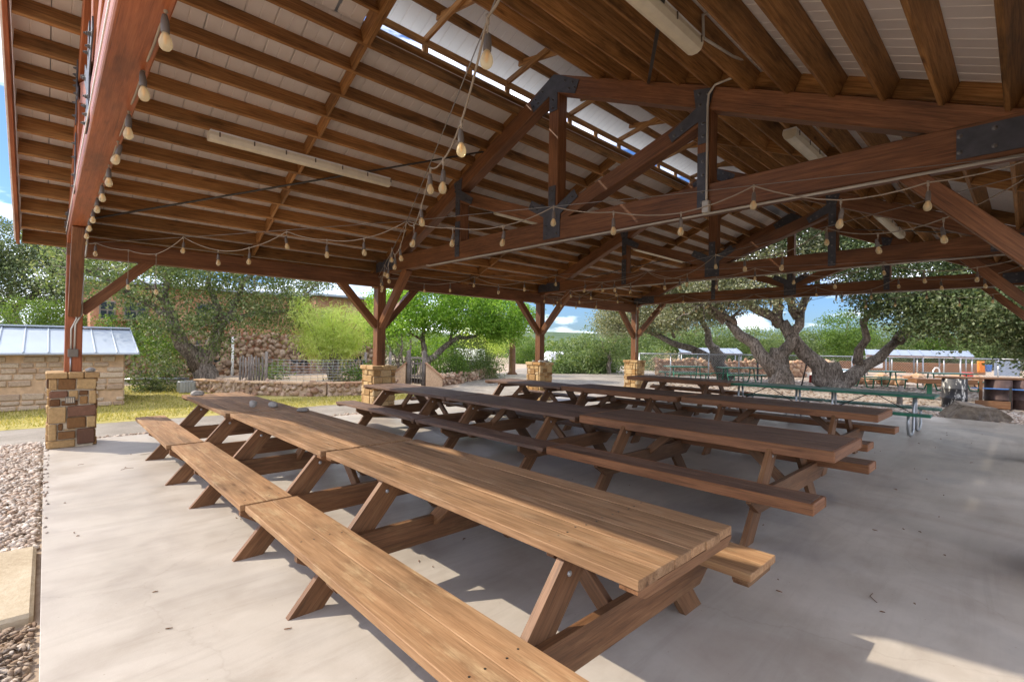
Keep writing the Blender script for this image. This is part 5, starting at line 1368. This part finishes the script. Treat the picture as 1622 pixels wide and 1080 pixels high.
def shelter(label, a, b_, z, depth, posts):
    a, b_ = Vector(a), Vector(b_); d = (b_-a).normalized(); nn = Vector((-d.y, d.x, 0))
    if nn.x < 0: nn = -nn
    t = thing('pool_shelter', label, 'shelter', (a+b_)/2, 0)
    L = (b_-a).length
    mid = (a+b_)/2
    V = [a+V3(0, 0, z), b_+V3(0, 0, z), b_+nn*depth+V3(0, 0, z+.34), a+nn*depth+V3(0, 0, z+.34)]; V += [q-V3(0, 0, .05) for q in V]
    put('roof', mk('roof', V, [[0, 1, 2, 3], [7, 6, 5, 4], [0, 4, 5, 1], [1, 5, 6, 2], [2, 6, 7, 3], [3, 7, 4, 0]], 'bluegrey'), t)
    n = int(L/.55)
    for k in range(n+1): board('roof_seam', a+d*(k*L/n)+V3(0, 0, z+.015), a+d*(k*L/n)+nn*depth+V3(0, 0, z+.355), .05, .04, 'bluegrey', t)
    board('fascia', a+V3(0, 0, z-.09), b_+V3(0, 0, z-.09), .05, .10, 'leg', t)
    for k in range(posts):
        for w_ in (.1, depth-.1):
            q = a.lerp(b_, (k+.06)/(posts-.88))+nn*w_; tubeobj('post', [q+V3(0, 0, GZ), q+V3(0, 0, z)], .038, 'galv', t)
pa, pb = px(1078, 560, 35), px(1176, 562, 34)
shelter('open metal roofed pool shelter behind the tan stone wall', (pa.x, pa.y, 0), (pb.x, pb.y, 0), 1.22, 2.2, 4)
pa, pb = px(1372, 562, 33), px(1543, 564, 30)
shelter('open metal roofed pool shelter behind the huge oak, on white posts', (pa.x, pa.y, 0), (pb.x, pb.y, 0), 1.30, 2.0, 5)
# brown back wall and furniture under it
pa, pb = px(1330, 590, 39), px(1560, 590, 36)
bw_ = board('back_wall', (pa.x, pa.y, .3), (pb.x, pb.y, .3), .25, .8, 'leg', None, (0, 0, 1), .03); tag(bw_, 'brown stone wall at the back of the right pool shelter', 'wall')
p = px(1585, 578, 33)
ms = board('metal_panel', (p.x-.1, p.y+.3, .5), (p.x+.5, p.y-.9, .5), .06, 1.0, 'bluegrey', None); tag(ms, 'pale corrugated metal panel behind the hanging towels', 'panel')
def cloth(name, label, u, v0, v1, D, w, mat, cat, seed):
    a_, b2 = px(u, v0, D), px(u, v1, D); rr = random.Random(seed); nx, nz = 8, 6; V, F = [], []
    for j in range(nz+1):
        for i in range(nx+1):
            t_ = i/nx-.5; k = 1-.25*j/nz if mat == 'blue' else 1
            q = a_.lerp(b2, j/nz); q = q+CR*(w*t_*k)+_f0*(.05*math.sin(i*1.9+seed)+rr.gauss(0, .01)); V.append(q)
    for j in range(nz):
        for i in range(nx): F.append([j*(nx+1)+i, j*(nx+1)+i+1, (j+1)*(nx+1)+i+1, (j+1)*(nx+1)+i])
    me = mk(name, V, F, mat, True); o = put(name, me); sm = o.modifiers.new('thick', 'SOLIDIFY'); sm.thickness = .02
    tag(o, label, cat); return o
cloth('towel', 'bright orange towel hanging on the fence', 1554, 572, 590, 29.0, .40, 'orange', 'towel', 1)
cloth('bag', 'blue bag hanging on the fence beside the orange towel', 1566, 578, 589, 29.0, .32, 'blue', 'bag', 2)
pa = px(1391, 583, 28.5)
sg = board('notice_board', pa-CR*.26+V3(0, 0, .16), pa+CR*.26+V3(0, 0, .16), .03, .30, 'white', None); tag(sg, 'small white notice board on the pool fence', 'sign')
# white plastic chair under the shelter
p = px(1484, 590, 31)
ch = thing('pool_chair', 'white curved plastic chair by the pool fence', 'chair', (p.x, p.y, GZ))
cz = p.z-.1
tubeobj('frame', [p+CR*-.24+V3(0, 0, -.3), p+CR*-.24+V3(0, 0, .12), p+CR*-.12+V3(0, 0, .3), p+CR*.06+V3(0, 0, .3), p+CR*.16+V3(0, 0, .15), p+CR*.2+V3(0, 0, -.3)], .04, 'white', ch)
board('seat', p+CR*-.22+V3(0, 0, -.02), p+CR*.22+V3(0, 0, -.02), .4, .04, 'white', ch)
p = px(1531, 590, 30); rb = block('red_cooler', (p.x-.25, p.y-.3, .0), (p.x+.25, p.y+.3, .34), 'red', None, .03); tag(rb, 'red cooler box under the right pool shelter', 'cooler')
# green tables in the yard
yard = 'green tables under the oaks'
for lab, u, v, D, rz in (('green picnic table far under the leaning oak, left one', 1085, 604, 24.5, .62), ('green picnic table far under the leaning oak, right one', 1170, 606, 24.0, .62), ('green picnic table right of the huge oak trunk', 1390, 608, 22.6, .78), ('green picnic table partly behind the drums', 1500, 604, 21.5, .78)):
    p = px(u, v, D)
    t = thing('picnic_table', lab, 'picnic table', (p.x, p.y, GZ), 0, yard)
    mm = Matrix.Translation((p.x, p.y, GZ)) @ Matrix.Rotation(-rz, 4, 'Z')
    for k in range(3): put('tabletop_plank', boxmesh(1.95, .24, .04, 'greentop', .005), t, mm @ Matrix.Translation((0, -.25+.25*k, .74)))
    for s in (-1, 1):
        put('edge_rail', boxmesh(1.96, .018, .05, 'green', .003), t, mm @ Matrix.Translation((0, s*.384, .738)))
        put('bench_plank', boxmesh(1.95, .26, .045, 'green', .005), t, mm @ Matrix.Translation((0, s*.74, .43)))
        for sx in (-1, 1):
            V, F = tube([(sx*.7, s*.14, .72), (sx*.7, s*.2, .3), (sx*.7, s*.34, .03), (sx*.7, s*.7, .03), (sx*.7, s*.74, .41)], .03, 6); put('leg', mk('leg', V, F, 'green', True), t, mm)
# brown topped serving table
p = px(1492, 618, 17.3)
st = thing('serving_table', 'brown topped outdoor table with dark green legs beside the drums', 'table', (p.x, p.y, GZ))
q = V3(p.x, p.y, 0)
board('tabletop', V3(q.x-.55, q.y+.75, .56), V3(q.x+.4, q.y-.75, .56), .6, .16, 'leg', st)
for t_ in (-.35, .55):
    c_ = V3(q.x-.07-.3*t_, q.y-.02+.6*t_, 0); block('leg', (c_.x-.07, c_.y-.07, GZ), (c_.x+.07, c_.y+.07, .46), 'green', st)
# ---- drum barbecue pit
pit = thing('drum_counter', 'wooden counter laid over scorched steel drums at the edge of the yard', 'barbecue pit', (20.3, 1.0, GZ))
def drum(c, mat, r_=.30, h_=.88):
    prof = [(r_-.01, 0), (r_, .01), (r_, .28), (r_+.014, .295), (r_, .31), (r_, .57), (r_+.014, .585), (r_, .60), (r_, h_-.01), (r_-.012, h_)]
    v, f = lathe(prof, 24); put('drum', mk('drum', v, f, mat, True), pit, Matrix.Translation((c[0], c[1], GZ)))
drum((20.2, 1.55), 'drum'); drum((20.95, .62), 'drum2', .31); drum((21.3, .12), 'drum2', .31)
for k in range(3): board('counter_plank', (20.0+.24*k, 1.95, .815), (21.35+.24*k, -.20, .815), .26, .045, 'leg', pit, (0, 0, 1), .008)
board('shelf', (20.45, 1.2, .52), (20.8, -.1, .52), .10, .03, 'blue', pit); board('support', (20.47, .98, GZ), (20.47, .98, .78), .08, .08, 'leg', pit); board('support', (20.62, .35, GZ), (20.62, .35, .6), .05, .05, 'rod', pit)
board('kick_board', (20.35, 1.1, .05), (20.55, .35, .05), .06, .22, 'leg', pit)
stp = tubeobj('stump', [(19.3, 2.75, GZ), (19.3, 2.75, .2), (19.33, 2.72, .52)], [.085, .075, .07], 'grey_wood', None, 10); tag(stp, 'short upright wooden stump post left of the drums', 'stump')
cb = block('concrete_block', (21.9, -1.2, GZ), (22.5, -.45, .6), 'drive', None, .02); tag(cb, 'pale concrete block wall stub at the right edge', 'block')
# boulder
bo_ = put('boulder', rockmesh('boulder', .60, .74, .56, 'boulder', 95, 4, .2, cut=(.52, .8), np_=14), None, Matrix.Translation((16.62, .98, .03)) @ Matrix.Rotation(.12, 4, 'Z')); tag(bo_, 'long grey boulder lying past the far slab edge in front of the drums', 'boulder')
# swing seat and trash can by the trunks
p = px(1283, 612, 22.5)
sw = thing('swing_frame', 'black A frame with a dark blue seat between the oak trunks', 'swing', (p.x, p.y, GZ))
tubeobj('leg', [p+CR*-.4+V3(0, 0, 0), p+V3(0, 0, 1.75)], .03, 'black', sw); tubeobj('leg', [p+CR*.55+V3(0, 0, 0), p+V3(0, 0, 1.75)], .03, 'black', sw)
put('seat', boxmesh(.62, .1, .72, 'blue2', .04), sw, Matrix.Translation(p+CR*.45+V3(0, 0, .62)) @ Matrix.Rotation(-YAW, 4, 'Z') @ Matrix.Rotation(-.35, 4, 'X'))
put('cushion', boxmesh(.3, .1, .35, 'red', .05), sw, Matrix.Translation(p+CR*.12+V3(0, 0, .35)) @ Matrix.Rotation(-YAW, 4, 'Z'))
p = px(1226, 600, 27); v, f = lathe([(.22, 0), (.28, .75), (.31, .76), (.3, .8)], 16); tag(put('trash_can', mk('can', v, f, 'black', True), None, Matrix.Translation((p.x, p.y, GZ))), 'black trash can left of the stout oak trunk', 'trash can')
p = px(1200, 595, 26); tag(tubeobj('standpipe', [(p.x, p.y, GZ), (p.x, p.y, 1.55)], .05, 'black', None), 'black standpipe in front of the tan stone wall', 'pipe')
# leaf litter and bare dirt of the yard
sheet('yard', blobpoly([(16.1, 10.6), (16.1, 3.4), (19.4, 3.2), (19.6, -3), (35, -6), (36, 6), (24, 13.5), (19.5, 10.4)], 7, .25, 9), -.094, 'yard')
n = 5200; rr = np.random.default_rng(70)
P = np.stack([rr.uniform(18, 31, n), rr.uniform(-3, 12, n), np.full(n, -.088)], 1)
o = put('leaf_litter', stones_field(P, rr.uniform(.03, .075, n), 'mulch', 'leaf_litter', 71, .12, .35)); o['kind'] = 'stuff'; o['label'] = 'dry leaf litter over the bare yard under the oaks'
